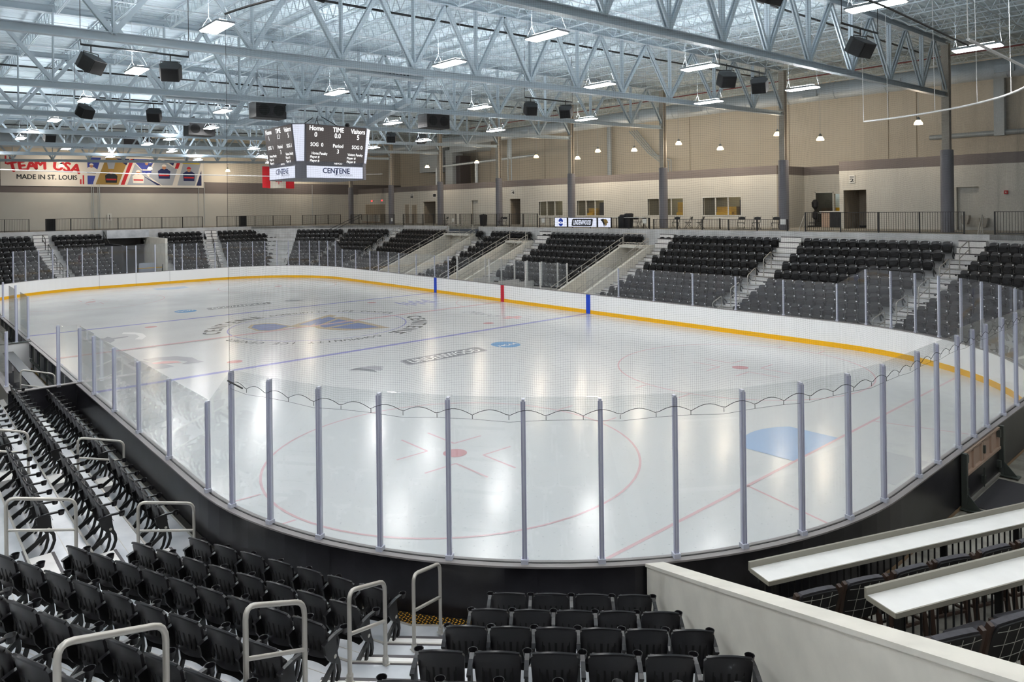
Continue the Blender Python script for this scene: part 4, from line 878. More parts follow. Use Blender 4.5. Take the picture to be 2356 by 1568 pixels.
for i, (x0, x1, z0, z1) in enumerate(Dn+[(15.85, 17.25, CZ, 7.05), (22.2, 23.3, CZ, 7.05)]):
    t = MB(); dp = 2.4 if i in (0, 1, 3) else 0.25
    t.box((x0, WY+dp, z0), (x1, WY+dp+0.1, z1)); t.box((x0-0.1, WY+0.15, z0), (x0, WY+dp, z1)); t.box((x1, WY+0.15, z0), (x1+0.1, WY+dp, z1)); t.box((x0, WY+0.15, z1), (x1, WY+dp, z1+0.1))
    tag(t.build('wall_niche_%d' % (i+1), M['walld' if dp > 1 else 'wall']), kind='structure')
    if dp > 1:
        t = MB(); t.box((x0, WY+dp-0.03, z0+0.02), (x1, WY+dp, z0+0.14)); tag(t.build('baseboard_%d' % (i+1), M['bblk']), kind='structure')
for i, (xa, xb, zt) in enumerate(((-44.0, -39.3, 6.9), (-34.9, -34.1, 6.8), (-33.4, -32.5, 6.73))):
    t = MB(); t.box((xa, WY-0.03, CZ), (xb, WY, zt)); d = tag(t.build('door_%d' % (i+1), M['walld']), kind='structure')
    t = MB()
    for q in ((xa-0.06, xa), (xb, xb+0.06)): t.box((q[0], WY-0.05, CZ), (q[1], WY+0.01, zt+0.06))
    t.box((xa, WY-0.05, zt), (xb, WY+0.01, zt+0.06)); t.build('door_frame', M['wallup'], d)
    t = MB(); t.box((xb-0.2, WY-0.09, CZ+1.0), (xb-0.06, WY-0.03, CZ+1.05)); t.build('door_handle', M['stain'], d)
t = MB(); t.box((12.2, 32.02, CZ), (13.4, 32.1, 7.0)); d = tag(t.build('door_6', M['glassd']), kind='structure')
t = MB(); t.box((12.14, 31.95, CZ), (12.2, 32.12, 7.06)); t.box((13.4, 31.95, CZ), (13.46, 32.12, 7.06)); t.box((12.14, 31.95, 7.0), (13.46, 32.12, 7.06)); t.box((12.2, 31.98, 5.55), (13.4, 32.02, 5.6)); t.build('door_frame', M['tabletop'], d)
t = MB(); t.box((11.7, 33.4, CZ), (15, 33.5, 8)); tag(t.build('wall_annex', M['sky']), kind='structure')
t = MB(); t.box((12.3, 32.6, CZ), (14.3, 33.2, 5.95)); tag(t.build('storage_cabinet', M['yellowobj']), 'yellow unit behind the glass door at the concourse recess', 'cabinet')
l = bpy.data.lights.new('room_lamp', 'AREA'); l.energy = 20; l.size = 1.0; lo = bpy.data.objects.new('room_lamp', l); COL.objects.link(lo); lo.location = (13, 32.8, 7.8)
# rental skates rack / reception counter beside the recess
rk = E('garment_rack', (12.6, 31.0, CZ), 0, 'black upright display stand in front of the recess glass door', 'stand'); O = rk.location
t = MB(); t.tube([(12.6, 31, CZ), (12.6, 31, CZ+1.9)], 0.05, 8); t.build('pole', M['railblack'], rk, O)
t = MB(); t.lathe((12.6, 31, CZ+1.2), [(0.05, 0), (0.22, 0.2), (0.24, 0.5), (0.1, 0.7)], 8); t.lathe((12.6, 31, CZ+0.5), [(0.05, 0), (0.2, 0.15), (0.2, 0.45), (0.08, 0.6)], 8); t.build('display_item', M['dkbin'], rk, O)
t = MB(); t.box((12.2, 30.7, CZ), (13.1, 31.3, CZ+0.08)); t.box((12.25, 30.75, CZ+0.25), (13.0, 31.2, CZ+0.3)); t.build('base', M['railblack'], rk, O)
rc = E('reception_desk', (14.2, 30.4, CZ), 0, 'small wooden reception desk with dark front in the concourse recess', 'desk'); O = rc.location
t = MB(); t.box((13.5, 30.0, CZ), (14.1, 30.9, CZ+1.05)); t.build('desk_side', M['woodl'], rc, O); t = MB(); t.box((14.1, 29.95, CZ), (15.3, 30.9, CZ+1.05)); t.build('desk_front', M['dkbin'], rc, O); t = MB(); t.box((13.4, 29.9, CZ+1.05), (15.35, 31, CZ+1.1)); t.build('desk_top', M['tabletop'], rc, O)
# high walls and the closed shell
mb = MB(); mb.box((-46, 34.5, CZ), (46, 34.7, 17)); tag(mb.build('wall_back', M['wallup']), kind='structure')
mb = MB()
for x in (-36, -27, -18, -9, 0, 9, 16.2, 18, 27): mb.box((x-0.015, 34.47, 8.8), (x+0.015, 34.5, 17))
tag(mb.build('trim_2', M['walld']), kind='structure')
def wall_x(name, x, th, y0, y1, z0, z1, m): mb = MB(); mb.box((x, y0, z0), (x+th, y1, z1)); tag(mb.build(name, M[m]), kind='structure')
wall_x('wall_end_low', -46.2, 0.2, -32, 34.6, -0.3, 8.25, 'wall'); wall_x('trim_3', -46.2, 0.22, -32, 34.6, 8.25, 9.5, 'band'); wall_x('wall_end_high', -46.2, 0.2, -32, 34.6, 9.5, 17, 'wallup')
wall_x('wall_near_end', 47.8, 0.2, -32, 34.6, -0.3, 17, 'wall')
mb = MB(); mb.box((-46.2, -32.2, -0.3), (48, -32, 17)); tag(mb.build('wall_near_side', M['wall']), kind='structure')
mb = MB()
for y in (-1.85, -1.7, -1.3, -1.15, 8.4, 9.0, 21.7): mb.tube([(-45.92, y, CZ), (-45.92, y, 9.4)], 0.03, 5)
tag(mb.build('trim_4', M['pipew']), kind='structure')
# underside: tunnel at the far end
tn = E('tunnel_portal', (-33, -0.6, 0), 0, 'dark rink vehicle tunnel opening through the far end stand', 'tunnel'); O = tn.location
mb = MB(); mb.box((-40, -2.35, -0.02), (-31.8, -2.2, 3.42)); mb.box((-45, 0.95, -0.02), (-44.9, -2.3, 4.3)); mb.build('tunnel_wall', M['black_board'], tn, O)
mb = MB(); mb.box((-38.3, 1.02, -0.02), (-31.6, 1.2, 3.9)); mb.build('pale_side_wall', M['conc'], tn, O)
mb = MB(); mb.box((-40.3, -2.3, 3.86), (-37.4, 1.2, CZ)); mb.build('lintel', M['deckalu'], tn, O)
mb = MB(); mb.box((-40.0, -2.3, 2.7), (-39.6, 1.0, 3.86)); mb.tube([(-38.2, -0.6, 3.2), (-38.2, 0.9, 3.2)], 0.02); mb.build('rolled_shutter', M['black_board'], tn, O)
for i, (y, d) in enumerate(((-2.3, 'near the banner block'), (1.1, 'next to the flag block'))):
    for k, j in ((7, 0), (5, 1)):
        a = (-(dk(180, k)-0.3), y, ZP[k]+0.05); b = (-(dk(180, k+1.9)-0.3), y, ZP[min(9, k+2)]+0.15)
        handrail('tunnel_handrail', a, b, 0.95, 0.035, 'railblack', 'black tunnel side handrail %s, %s rail' % (d, 'upper' if j == 0 else 'lower'), 'black rails beside the tunnel')
# barricades standing inside the tunnel mouth
bc = E('barricade', (-32.5, -0.2, 0), 0, 'folding barricade with a yellow bar in the tunnel mouth', 'barrier'); O = bc.location
mb = MB()
for y in (-1.1, 0.9): mb.tube([(-32.5, y, 0), (-32.4, y+0.1, 1.6)], 0.03, 5); mb.tube([(-32.1, y, 0), (-32.4, y+0.1, 1.6)], 0.03, 5)
mb.build('stand_leg', M['railblack'], bc, O); mb = MB(); mb.box((-32.45, -1.2, 1.3), (-32.38, 1.1, 1.36)); mb.build('yellow_bar', M['yellowobj'], bc, O)
mb = MB(); mb.box((-32.9, -0.8, 0.2), (-32.8, 0.5, 1.75)); mb.build('back_sheet', M['bgrey'], bc, O)

# ---------------------------------------------------------------- fences on the concourse edge
def fence(a, b, h, label, z=CZ):
    a = Vector((a[0], a[1], z)); b = Vector((b[0], b[1], z)); L = (b-a).length; d = (b-a)/L
    th = E('concourse_railing', a, 0, label, 'railing', 'black picket railings on the concourse edge'); n = int(L/0.115); mb = MB()
    for i in range(n+1): p = a+d*(L*i/n); mb.box((p.x-0.008, p.y-0.008, z+0.06), (p.x+0.008, p.y+0.008, z+h))
    mb.build('picket', M['railblack'], th, a)
    mb = MB(); mb.bar(a+Vector((0, 0, h)), b+Vector((0, 0, h)), 0.04, 0.03); mb.bar(a+Vector((0, 0, 0.07)), b+Vector((0, 0, 0.07)), 0.03, 0.03); mb.build('rail_bar', M['railblack'], th, a)
    m = max(1, int(round(L/1.83)))
    for i in range(m+1): p = a+d*(L*i/m); mb = MB(); mb.box((p.x-0.03, p.y-0.03, z), (p.x+0.03, p.y+0.03, z+h+0.02)); mb.build('fence_post', M['railblack'], th, a)
yf = ys+0.12
for x0, x1, h, d in ((-36.5, -27.4, 1.1, 'above the far corner blocks'), (-25.7, -16.8, 1.1, 'above the block before the first ramp'), (-16.2, -5.9, 1.1, 'behind the trash bin and first folding chairs'), (-5.65, 5.3, 0.75, 'behind the three lit advertising panels'),
                     (5.65, 15.26, 0.68, 'in front of the six folding chairs'), (16.34, 24.3, 1.08, 'above the wide right hand block'), (25.58, 34, 1.08, 'at the right picture edge')):
    fence((x0, yf), (x1, yf), h, 'black picket railing on the far concourse %s' % d)
xe = -(front(180, 10)+0.12)
for y0, y1, d in ((-20, -7.91, 'at the picture edge'), (-6.68, 6.65, 'below the long banner'), (8.07, 15.95, 'below the red and white flag'), (17.37, 22.0, 'at the far left corner')):
    fence((xe, y0), (xe, y1), 1.1, 'black picket railing on the far end concourse %s' % d)
# sloped dark guard rail at the far corner stairs
handrail('stair_guard', (-33.2, 16.2, 3.1), (-30.2, 19.6, 5.2), 0.6, 0.03, 'railblack', 'long sloping black guard rail beside the far corner seats', G3)

# ---------------------------------------------------------------- columns
cn = [22.78, 13.66, 4.5, -4.67, -13.82, -22.98, -32.3]
for i, x in enumerate(cn+[-41.4]):
    th = E('steel_column', (x, 24.5, CZ), 0, 'tall pale steel column with grey round sleeve, %s from the right on the far concourse' % ORD[i+1], 'column', 'columns along the far concourse'); O = th.location
    mb = MB(); mb.lathe((x, 24.5, CZ), [(0.31, 0), (0.31, 4.32), (0.29, 4.34)], 24); mb.build('sleeve', M['sleeve'], th, O, True)
    mb = MB(); top = 14.6
    mb.box((x-0.18, 24.32, 8.9), (x+0.18, 24.36, top)); mb.box((x-0.18, 24.64, 8.9), (x+0.18, 24.68, top)); mb.box((x-0.02, 24.36, 8.9), (x+0.02, 24.64, top)); mb.build('shaft', M['column'], th, O)

# ---------------------------------------------------------------- roof trusses, joists, deck
SL = 0.0266
zc = lambda y: 11.87+(y-24.5)*SL
TH_ = 2.75
TX = [31.95]+cn+[-41.4]
YN = [-24.5, -20.6, -16.6, -12.6, -8.8, -5.8, -2.9, 0, 2.9, 5.8, 8.9, 12.7, 16.8, 20.9, 24.5]
def truss(x, idx):
    th = E('roof_truss', (x, 0, 11), 0, 'grey steel roof truss spanning the rink, %s from the camera' % ORD[idx], 'truss', 'roof trusses over the rink'); O = th.location
    a, b = Vector((x, -24.5, zc(-24.5))), Vector((x, 24.5, zc(24.5))); U = Vector((0, 0, TH_))
    mb = MB()
    for dz in (-0.11, 0.11): mb.bar(a+Vector((0, 0, dz)), b+Vector((0, 0, dz)), 0.24, 0.025)
    mb.bar(a, b, 0.03, 0.22); mb.build('bottom_chord', M['steel'], th, O)
    mb = MB()
    for dz in (-0.12, 0.12): mb.bar(a+U+Vector((0, 0, dz)), b+U+Vector((0, 0, dz)), 0.3, 0.03)
    mb.bar(a+U, b+U, 0.03, 0.24); mb.build('top_chord', M['steel'], th, O)
    mb = MB()
    tops = [(YN[i]+YN[i+1])/2 for i in range(len(YN)-1)]
    for i, y in enumerate(YN):
        p = Vector((x, y, zc(y)+0.1))
        if 0 < i < len(YN)-1:
            for dx in (-0.055, 0.055): mb.bar(p+Vector((dx, 0, 0)), Vector((x+dx, y, zc(y)+TH_)), 0.045, 0.09)
        for j in (i-1, i):
            if 0 <= j < len(tops):
                q = Vector((x, tops[j], zc(tops[j])+TH_-0.1))
                for dx in (-0.06, 0.06): mb.bar(p+Vector((dx, 0, 0)), q+Vector((dx, 0, 0)), 0.05, 0.13)
    mb.build('web_member', M['steel'], th, O)
    mb = MB()
    for y in YN[1:-1]: mb.prism([(y-0.2, zc(y)), (y+0.2, zc(y)), (y+0.1, zc(y)+0.24), (y-0.1, zc(y)+0.24)], -0.012, 0.012, frame((x, 0, 0), (0, 1, 0), (0, 0, 1)))
    mb.build('gusset_plate', M['steel'], th, O)
for i, x in enumerate(TX): truss(x, i+1)
def joist_mesh(L, dep=0.62, name='roof_joist'):
    mb = MB(); h = L/2-0.1
    for dy in (-0.035, 0.035): mb.bar((-h, dy, -0.02), (h, dy, -0.02), 0.045, 0.045)
    for dy in (-0.025, 0.025): mb.bar((-h+0.75, dy, -dep), (h-0.75, dy, -dep), 0.035, 0.035)
    n = 12; s = (2*h-1.5)/n; x = -h+0.75
    mb.bar((-h+0.1, 0, -0.04), (x, 0, -dep), 0.028); mb.bar((h-0.1, 0, -0.04), (h-0.75, 0, -dep), 0.028)
    for i in range(n):
        mb.bar((x, 0, -dep), (x+s/2, 0, -0.04), 0.026); mb.bar((x+s/2, 0, -0.04), (x+s, 0, -dep), 0.026); x += s
    return mb.mesh(name, M['steeld'])
jm = joist_mesh(9.15)
ztop = lambda y: zc(y)+TH_+0.32
BAYS = sorted(TX, reverse=True)
tops = sorted([(YN[i]+YN[i+1])/2 for i in range(len(YN)-1)]+[y for y in YN[1:-1]])+[26.3, 28.2, 30.1, 32, 33.8]
for bi in range(len(BAYS)-1):
    xm = (BAYS[bi]+BAYS[bi+1])/2
    for j, y in enumerate(sorted(tops, reverse=True)):
        if y < -20 or (bi > 4 and j % 2 and y < 24): continue
        if bi > 0 and y < -16.5: continue
        o = bpy.data.objects.new('roof_joist', jm); COL.objects.link(o); o.location = (xm, y, ztop(y)-0.03)
        tag(o, 'grey bar joist, %s from the back wall in the %s bay' % (ORD[j+1], ORD[bi+1]), 'joist', 'bar joists in the %s roof bay' % ORD[bi+1])
# bridging lines
mb = MB()
for bi in range(len(BAYS)-1):
    for f in (0.33, 0.67):
        x = BAYS[bi]+(BAYS[bi+1]-BAYS[bi])*f
        for dz in (-0.1, -0.62): mb.bar((x, -20, ztop(-20)+dz), (x, 34, ztop(34)+dz), 0.022)
tag(mb.build('joist_bridging', M['steeld']), 'thin steel bridging rods tying the roof joists together', 'bridging', kind='stuff')
# ribbed deck
mb = MB(); x = -46.0; vs = []; fs = []; prof = []
while x < 48: prof += [(x, 0.0), (x+0.05, 0.045), (x+0.14, 0.045), (x+0.19, 0.0)]; x += 0.3
for px, pz in prof: vs += [(px, -32, ztop(-32)+pz+0.03), (px, 34.6, ztop(34.6)+pz+0.03)]
fs = [(2*i, 2*i+2, 2*i+3, 2*i+1) for i in range(len(prof)-1)]
mb.add(vs, fs); tag(mb.build('ceiling', M['roof']), kind='structure')
# sprinkler mains, conduits
for i in range(len(BAYS)-1):
    x = BAYS[i]-1.0
    mb = MB(); mb.tube([(x, -24, ztop(-24)-0.75), (x, 24, ztop(24)-0.75)], 0.045, 6); tag(mb.build('sprinkler_pipe', M['pipeb']), 'long black pipe under the roof joists in the %s bay from the camera' % ORD[i+1], 'pipe', 'black pipes under the roof')
    mb = MB(); x = BAYS[i]-5.2; mb.tube([(x, -24, ztop(-24)-0.7), (x, 24, ztop(24)-0.7)], 0.028, 5); tag(mb.build('conduit', M['pipew']), 'thin pale conduit under the roof joists in the %s bay from the camera' % ORD[i+1], 'conduit', 'conduits under the roof')
mb = MB(); mb.tube([(-20, 26, 14.2), (34, 26, 14.2)], 0.04, 6); tag(mb.build('sprinkler_pipe', M['pipered']), 'dull red pipe running above the round duct', 'pipe')
# radiant heaters hung along the trusses
for i, (x, y) in enumerate(((13.3, -3.8), (4.2, -7.2), (-5.0, -6.5), (-14.2, -6.8), (-23.3, -7.5))):
    th = E('strip_heater', (x, y, 10.9), 0, 'grey perforated strip unit hung under the roof truss, %s from the camera' % ORD[i+1], 'heater', 'strip units under the trusses'); z = zc(y)
    mb = MB(); mb.prism([(-0.22, -0.2), (0.22, -0.2), (0.13, 0.1), (-0.13, 0.1)], -1.5, 1.5, frame((x-0.1, y, z), (1, 0, 0), (0, 0, 1))); mb.build('hood', M['steel'], th, th.location)
    mb = MB()
    for j in range(12): mb.box((x+0.13, y-0.9+j*0.15, z-0.12), (x+0.15, y-0.82+j*0.15, z-0.05))
    mb.build('vent_slot', M['alud'], th, th.location)

# ---------------------------------------------------------------- high bay lights
def lamp_proto():
    e = E('high_bay_light', (0, 0, 0)); mb = MB(); mb.box((-0.66, -0.24, 0.0), (0.66, 0.24, 0.05)); mb.box((-0.5, -0.12, 0.05), (0.5, 0.12, 0.1)); mb.build('housing', M['housing'], e)
    mb = MB(); mb.box((-0.63, -0.21, -0.025), (0.63, 0.21, 0.0)); mb.build('lens', M['lens'], e)
    mb = MB(); mb.box((-0.48, -0.10, 0.1), (0.48, 0.10, 0.108)); mb.build('added_uplight', M['upfill'], e); return e  # glowing top face added to brighten the roof deck
LP = [(21.2, -3.5), (21.4, 3.7), (21.6, 10.8), (16.4, -10.8), (16.5, -3.4), (16.9, 3.6), (17.1, 10.9), (9.0, -10.9), (9.1, -3.6), (9.4, 3.6), (9.5, 10.9), (1.0, -10.9), (1.0, -5.3), (1.9, 3.5), (2.5, 10.4), (-7.2, -10.8), (-5.1, 10.3), (-13.8, -3.5), (-13.8, -10.9),
      (-12.0, 10.4), (-18.4, -10.9), (-18.3, -3.7), (-25.1, -7.4), (-23.3, -0.7), (-17.7, 3.5), (-24.8, 6.9), (28.4, 0.6), (28.6, 7.9), (-6.0, -3.5), (21.2, -10.8), (28.6, -7.0), (28.6, -13.5), (21.3, -17), (12, -17), (3, -17), (36.5, -20.5), (36.5, -12), (36.5, -4), (36.5, 5), (29, -22), (21, -24), (12, -24), (43, -16), (-31.5, -3.2), (-31.5, 3.8), (-31.5, 10.5), (-31.5, -11)]  # near-stand, behind-camera and final far-end entries are fill lamps added for brightness
lp_ = lamp_proto()
for i, (x, y) in enumerate(LP):
    o = lp_ if i == 0 else copy_tree(lp_); o.location = (x, y, 10.9)
    row = 'near side' if y < -8 else 'mid near' if y < 0 else 'mid far' if y < 8 else 'far side'
    tag(o, 'rectangular white high bay light, %s row, %s from the camera end' % (row, ORD[1+sum(1 for (a, b) in LP if a > x and ('near side' if b < -8 else 'mid near' if b < 0 else 'mid far' if b < 8 else 'far side') == row)]), 'light', 'high bay lights over the rink')  # the added fill lamps carry the same label
for o in [q for q in COL.objects if q.name.startswith('high_bay_light')]:
    mb = MB(); hh = ztop(o.location.y)-10.9+0.02
    for x in (-0.6, 0.6): mb.tube([(x, -0.2, 0.05), (x, 0, 0.4), (x, 0.2, 0.05)], 0.006, 4); mb.tube([(x, 0, 0.4), (x, 0, hh)], 0.005, 4)
    mb.build('hanger_wire', M['pipew'], o)
def pend_proto():
    e = E('pendant_light', (0, 0, 0)); mb = MB(); mb.lathe((0, 0, 0), [(0.12, 0.16), (0.09, 0.26), (0.04, 0.34)], 12); mb.build('cap', M['housing'], e)
    mb = MB(); mb.lathe((0, 0, 0), [(0.23, -0.08), (0.22, 0.0), (0.12, 0.16)], 12); mb.build('lamp_shade', M['pend'], e)
    mb = MB(); mb.tube([(0, 0, 0.34), (0, 0, 3.9)], 0.01, 4); mb.build('cord', M['pipew'], e); return e
PL = [(19.6, 30, 11.1), (10.4, 30, 11.2), (2.0, 30, 11.2), (-6.6, 30, 11.2), (-14.6, 30, 11.2), (-23.9, 30, 11.2), (-33.2, 30, 11.2), (12.1, 33, 10.9), (3.9, 33, 10.8), (-4.9, 33, 11.3), (-11.9, 33, 11.0), (-43.5, -4.79, 10.7), (-43.5, 2.9, 10.7), (-43.5, 10.71, 10.7), (-43.5, 20, 10.7)]
pp = pend_proto()
for i, p in enumerate(PL):
    if i < 11: q_ = (25.6+17.24)/(p[1]+17.24); p = (35.21+(p[0]-35.21)*q_, 25.6, 6.075+(p[2]-6.075)*q_)
    o = pp if i == 0 else copy_tree(pp); o.location = p
    d = 'before the far back wall, %s from the right' % ORD[i+1] if i < 7 else 'lower over the far concourse, %s from the right' % ORD[i-6] if i < 11 else 'in front of the far end wall, %s from the left' % ORD[i-10]
    tag(o, 'small warm pendant light ' + d, 'light', 'warm pendant lights')
    l = bpy.data.lights.new('pendant_lamp', 'POINT'); l.energy = 110; l.color = (1, 0.86, 0.68); l.shadow_soft_size = 0.2; lo = bpy.data.objects.new('pendant_lamp', l); COL.objects.link(lo); lo.parent = o; lo.location = (0, 0, -0.25)

# ---------------------------------------------------------------- ducts
dt = E('round_duct', (5, 26.5, 13.2), 0, 'large pale round air duct running above the far concourse', 'duct'); O = dt.location
mb = MB(); mb.tube([(-40, 26.7, 13.25), (34, 26.7, 13.25)], 0.52, 20); mb.build('duct_body', M['duct'], dt, O, True)
mb = MB()
for x in range(-38, 34, 3): mb.tube([(x, 26.7, 13.25), (x+0.06, 26.7, 13.25)], 0.545, 20)
mb.build('duct_band', M['duct'], dt, O)
for x in (-20, -12, -6, 0.5, 6.2, 8.2, 14.6, 19.5, 25.0, 29.5): 
    mb = MB(); mb.box((x-0.45, 26.1, 12.95), (x+0.45, 26.25, 13.35)); o = mb.build('duct_grille', M['duct'], dt, O)
    mb = MB(); mb.box((x-0.4, 26.08, 13.0), (x-0.03, 26.1, 13.3)); mb.box((x+0.03, 26.08, 13.0), (x+0.4, 26.1, 13.3)); mb.build('grille_slot', M['alud'], o)
de = E('round_duct', (-41.5, 0, 11), 0, 'wide pale horizontal duct above the banner at the far end', 'duct'); O = de.location
mb = MB(); mb.tube([(-44.0, -24, 13.1), (-44.0, 24, 13.1)], 0.75, 18); mb.build('duct_body', M['duct'], de, O, True)
mb = MB(); mb.box((-44.9, -3.0, 12.9), (-43.4, -0.3, 14.15)); mb.build('branch_box', M['duct'], de, O)
mb = MB(); mb.box((-43.2, 0.4, 12.95), (-43.1, 3.0, 14.2)); mb.build('louvre', M['nosing'], de, O)
d2 = E('small_duct', (22, 34, 10.4), 0, 'slim pale duct with an upright leg on the back wall, right end', 'duct'); O = d2.location
mb = MB(); mb.tube([(18.9, 34.2, 10.5), (34, 34.2, 10.5)], 0.16, 10); mb.build('run', M['duct'], d2, O, True); mb = MB(); mb.box((22.6, 33.9, 10.3), (23.15, 34.4, 13.9)); mb.build('riser', M['duct'], d2, O)
d3 = E('air_handler', (-29, 31, 10), 0, 'bulky grey air handling unit and ducts above the far rooms', 'air unit'); O = d3.location
mb = MB(); mb.box((-35.5, 30.5, 10.6), (-31.8, 33, 14.6)); mb.build('cabinet', M['duct'], d3, O); mb = MB(); mb.box((-29.5, 30.5, 12.6), (-24.5, 32.5, 13.6)); mb.box((-31, 31, 8.9), (-29.6, 32.5, 13.0)); mb.build('plenum', M['duct'], d3, O)
mb = MB(); mb.box((-31.8, 31.5, 8.9), (-28.8, 33.0, 12.3)); mb.build('dark_cowl', M['nosing'], d3, O)
mb = MB(); mb.tube(roundpath([(-30.5, 29.4, 8.9), (-30.5, 29.4, 11.0), (-14, 29.4, 11.3)], 0.3), 0.12, 8); mb.tube([(-23.2, 29.4, 8.9), (-23.2, 29.4, 11.1)], 0.18, 8); mb.tube([(-17.8, 29.4, 11.2), (-17.8, 29.4, 13.5)], 0.18, 8); mb.build('pipe_run', M['duct'], d3, O)
cb = MB()
for i in range(4): o_ = i*0.28; cb.tube([(-6.2+o_, 33.9, 13.2), (-4.0+o_, 33.9, 11.0-o_*0.2), (-2.4+o_, 33.9, 9.9+o_*0.4), (-2.4+o_, 33.9, 8.95)], 0.05, 5)
cb.tube([(-16.3, 27.8, 8.9), (-16.3, 27.8, 13.6)], 0.06, 5); cb.tube([(-15.8, 27.8, 8.9), (-15.8, 27.8, 13.6)], 0.06, 5); cb.tube([(-8.6, 33.9, 8.9), (-8.6, 33.9, 14)], 0.22, 8)
tag(cb.build('pipe_bundle', M['duct']), 'bundle of parallel pipes bending down the far back wall', 'pipes')
bm_ = MB(); 
for a, b in (((0.97, 2.6, 10.95), (5.84, 1.97, 11.5)), ((-3.19, -2.98, 10.9), (6.64, -2.2, 11.3))): bm_.bar(a, b, 0.28, 0.3)
tag(bm_.build('support_beam', M['steel']), 'pale steel beams carrying the hanging scoreboard', 'beam')

# ---------------------------------------------------------------- loudspeakers
def horn(x, y, z, yaw, pitch, label, s=1.0):
    th = E('loudspeaker', (x, y, z), yaw, label, 'speaker', 'black loudspeakers hung from the trusses')
    R = Matrix.Rotation(pitch, 4, 'X'); mb = MB()
    mb.prism([(-0.28*s, -0.3*s), (0.28*s, -0.3*s), (0.36*s, 0.1*s), (0.22*s, 0.36*s), (-0.22*s, 0.36*s), (-0.36*s, 0.1*s)], -0.24*s, 0.24*s, R @ Matrix.Rotation(0, 4, 'Z')); o = mb.build('cabinet', M['black'], th); bv(o, 0.02)
    mb = MB(); mb.box((-0.25*s, -0.315*s, -0.21*s), (0.25*s, -0.3*s, 0.21*s), R); mb.build('grille', M['grille'], th)
    mb = MB(); mb.tube([(-0.3*s, 0, 0.1), (-0.3*s, 0, 0.36), (0.3*s, 0, 0.36), (0.3*s, 0, 0.1)], 0.018, 5); mb.tube([(0, 0, 0.36), (0, 0, 0.62)], 0.02, 5); mb.build('yoke', M['iron'], th); return th
def spkbar(a, b, label):
    mb = MB(); mb.tube([a, b], 0.035, 6)
    for q in (a, b): mb.tube([q, (q[0], q[1], zc(q[1])+TH_)], 0.012, 4)
    tag(mb.build('speaker_bar', M['railblack']), label, 'bar', 'black bars holding the speakers')
HR = [((8.8, -12.2, 11.0), 2.2, 'first of the pair over the near side, left'), ((9.2, -9.9, 10.95), 1.2, 'second of the pair over the near side'), ((9.5, 6.8, 11.1), 1.0, 'left one of the pair beyond the scoreboard'), ((9.8, 9.0, 11.1), 0.6, 'right one of the pair beyond the scoreboard'),
      ((20.3, 7.2, 11.05), 0.9, 'left one of the pair before the second column'), ((20.4, 9.5, 11.05), 0.4, 'right one of the pair before the second column'), ((26.1, 5.4, 11.0), 1.3, 'single one by the nearest column truss'), ((26.7, -1.4, 11.25), 1.4, 'cut by the top edge, right of centre'),
      ((19.8, -9.8, 11.35), 1.9, 'cut by the top edge, left of centre'), ((-3.7, -10.1, 11.0), 2.0, 'over the near blue line of the far half'), ((-3.2, -7.2, 11.0), 1.2, 'its partner nearer the scoreboard'), ((-17.5, -9.5, 11.0), 1.6, 'far one above the long banner'), ((-6.5, 8.6, 11.1), 1.0, 'behind the scoreboard, left of a pair'), ((-6.2, 10.9, 11.1), 0.6, 'behind the scoreboard, right of a pair')]
for (p, yw, d) in HR: horn(*p, yw, 0.55, 'black wedge loudspeaker hung on a bar, ' + d)
spkbar((8.8, -12.5, 11.6), (9.2, -9.3, 11.55), 'black speaker bar over the near side'); spkbar((20.3, 6.7, 11.6), (20.4, 10.0, 11.6), 'black speaker bar before the second column'); spkbar((9.5, 6.4, 11.65), (9.8, 9.5, 11.65), 'black speaker bar beyond the scoreboard')
spkbar((-3.7, -10.5, 11.6), (-3.1, -6.8, 11.6), 'black speaker bar over the far blue line'); spkbar((26.0, 4.3, 11.6), (26.2, 6.5, 11.6), 'black speaker bar by the nearest column'); spkbar((-6.5, 8.2, 11.7), (-6.2, 11.3, 11.7), 'black speaker bar behind the scoreboard')
for i, (x, y, z) in enumerate(((1.7, -3.4, 11.0), (3.4, 5.2, 10.95), (-7.7, -3.6, 10.95))):
    th = E('subwoofer', (x, y, z), 0, 'long black box loudspeaker hanging near the scoreboard, %s' % ('above its left face', 'right of it', 'farther behind to the left')[i], 'speaker', 'box speakers around the scoreboard')
    mb = MB(); mb.box((-0.45, -0.75, -0.38), (0.45, 0.75, 0.38)); o = mb.build('cabinet', M['black'], th); bv(o, 0.02)
    mb = MB()
    for yy in (-0.36, 0.36): mb.tube([(0.452, yy, 0), (0.462, yy, 0)], 0.27, 20)
    mb.build('driver', M['grille'], th); mb = MB()
    for yy in (-0.5, 0.5): mb.tube([(-0.6, yy, 0.62), (0.7, yy, 0.62)], 0.05, 6); mb.tube([(0.2, yy, 0.38), (0.2, yy, 0.62)], 0.015, 4); mb.tube([(0, yy, 0.62), (0, yy, 2.3)], 0.01, 4)
    mb.build('hanging_bar', M['iron'], th)

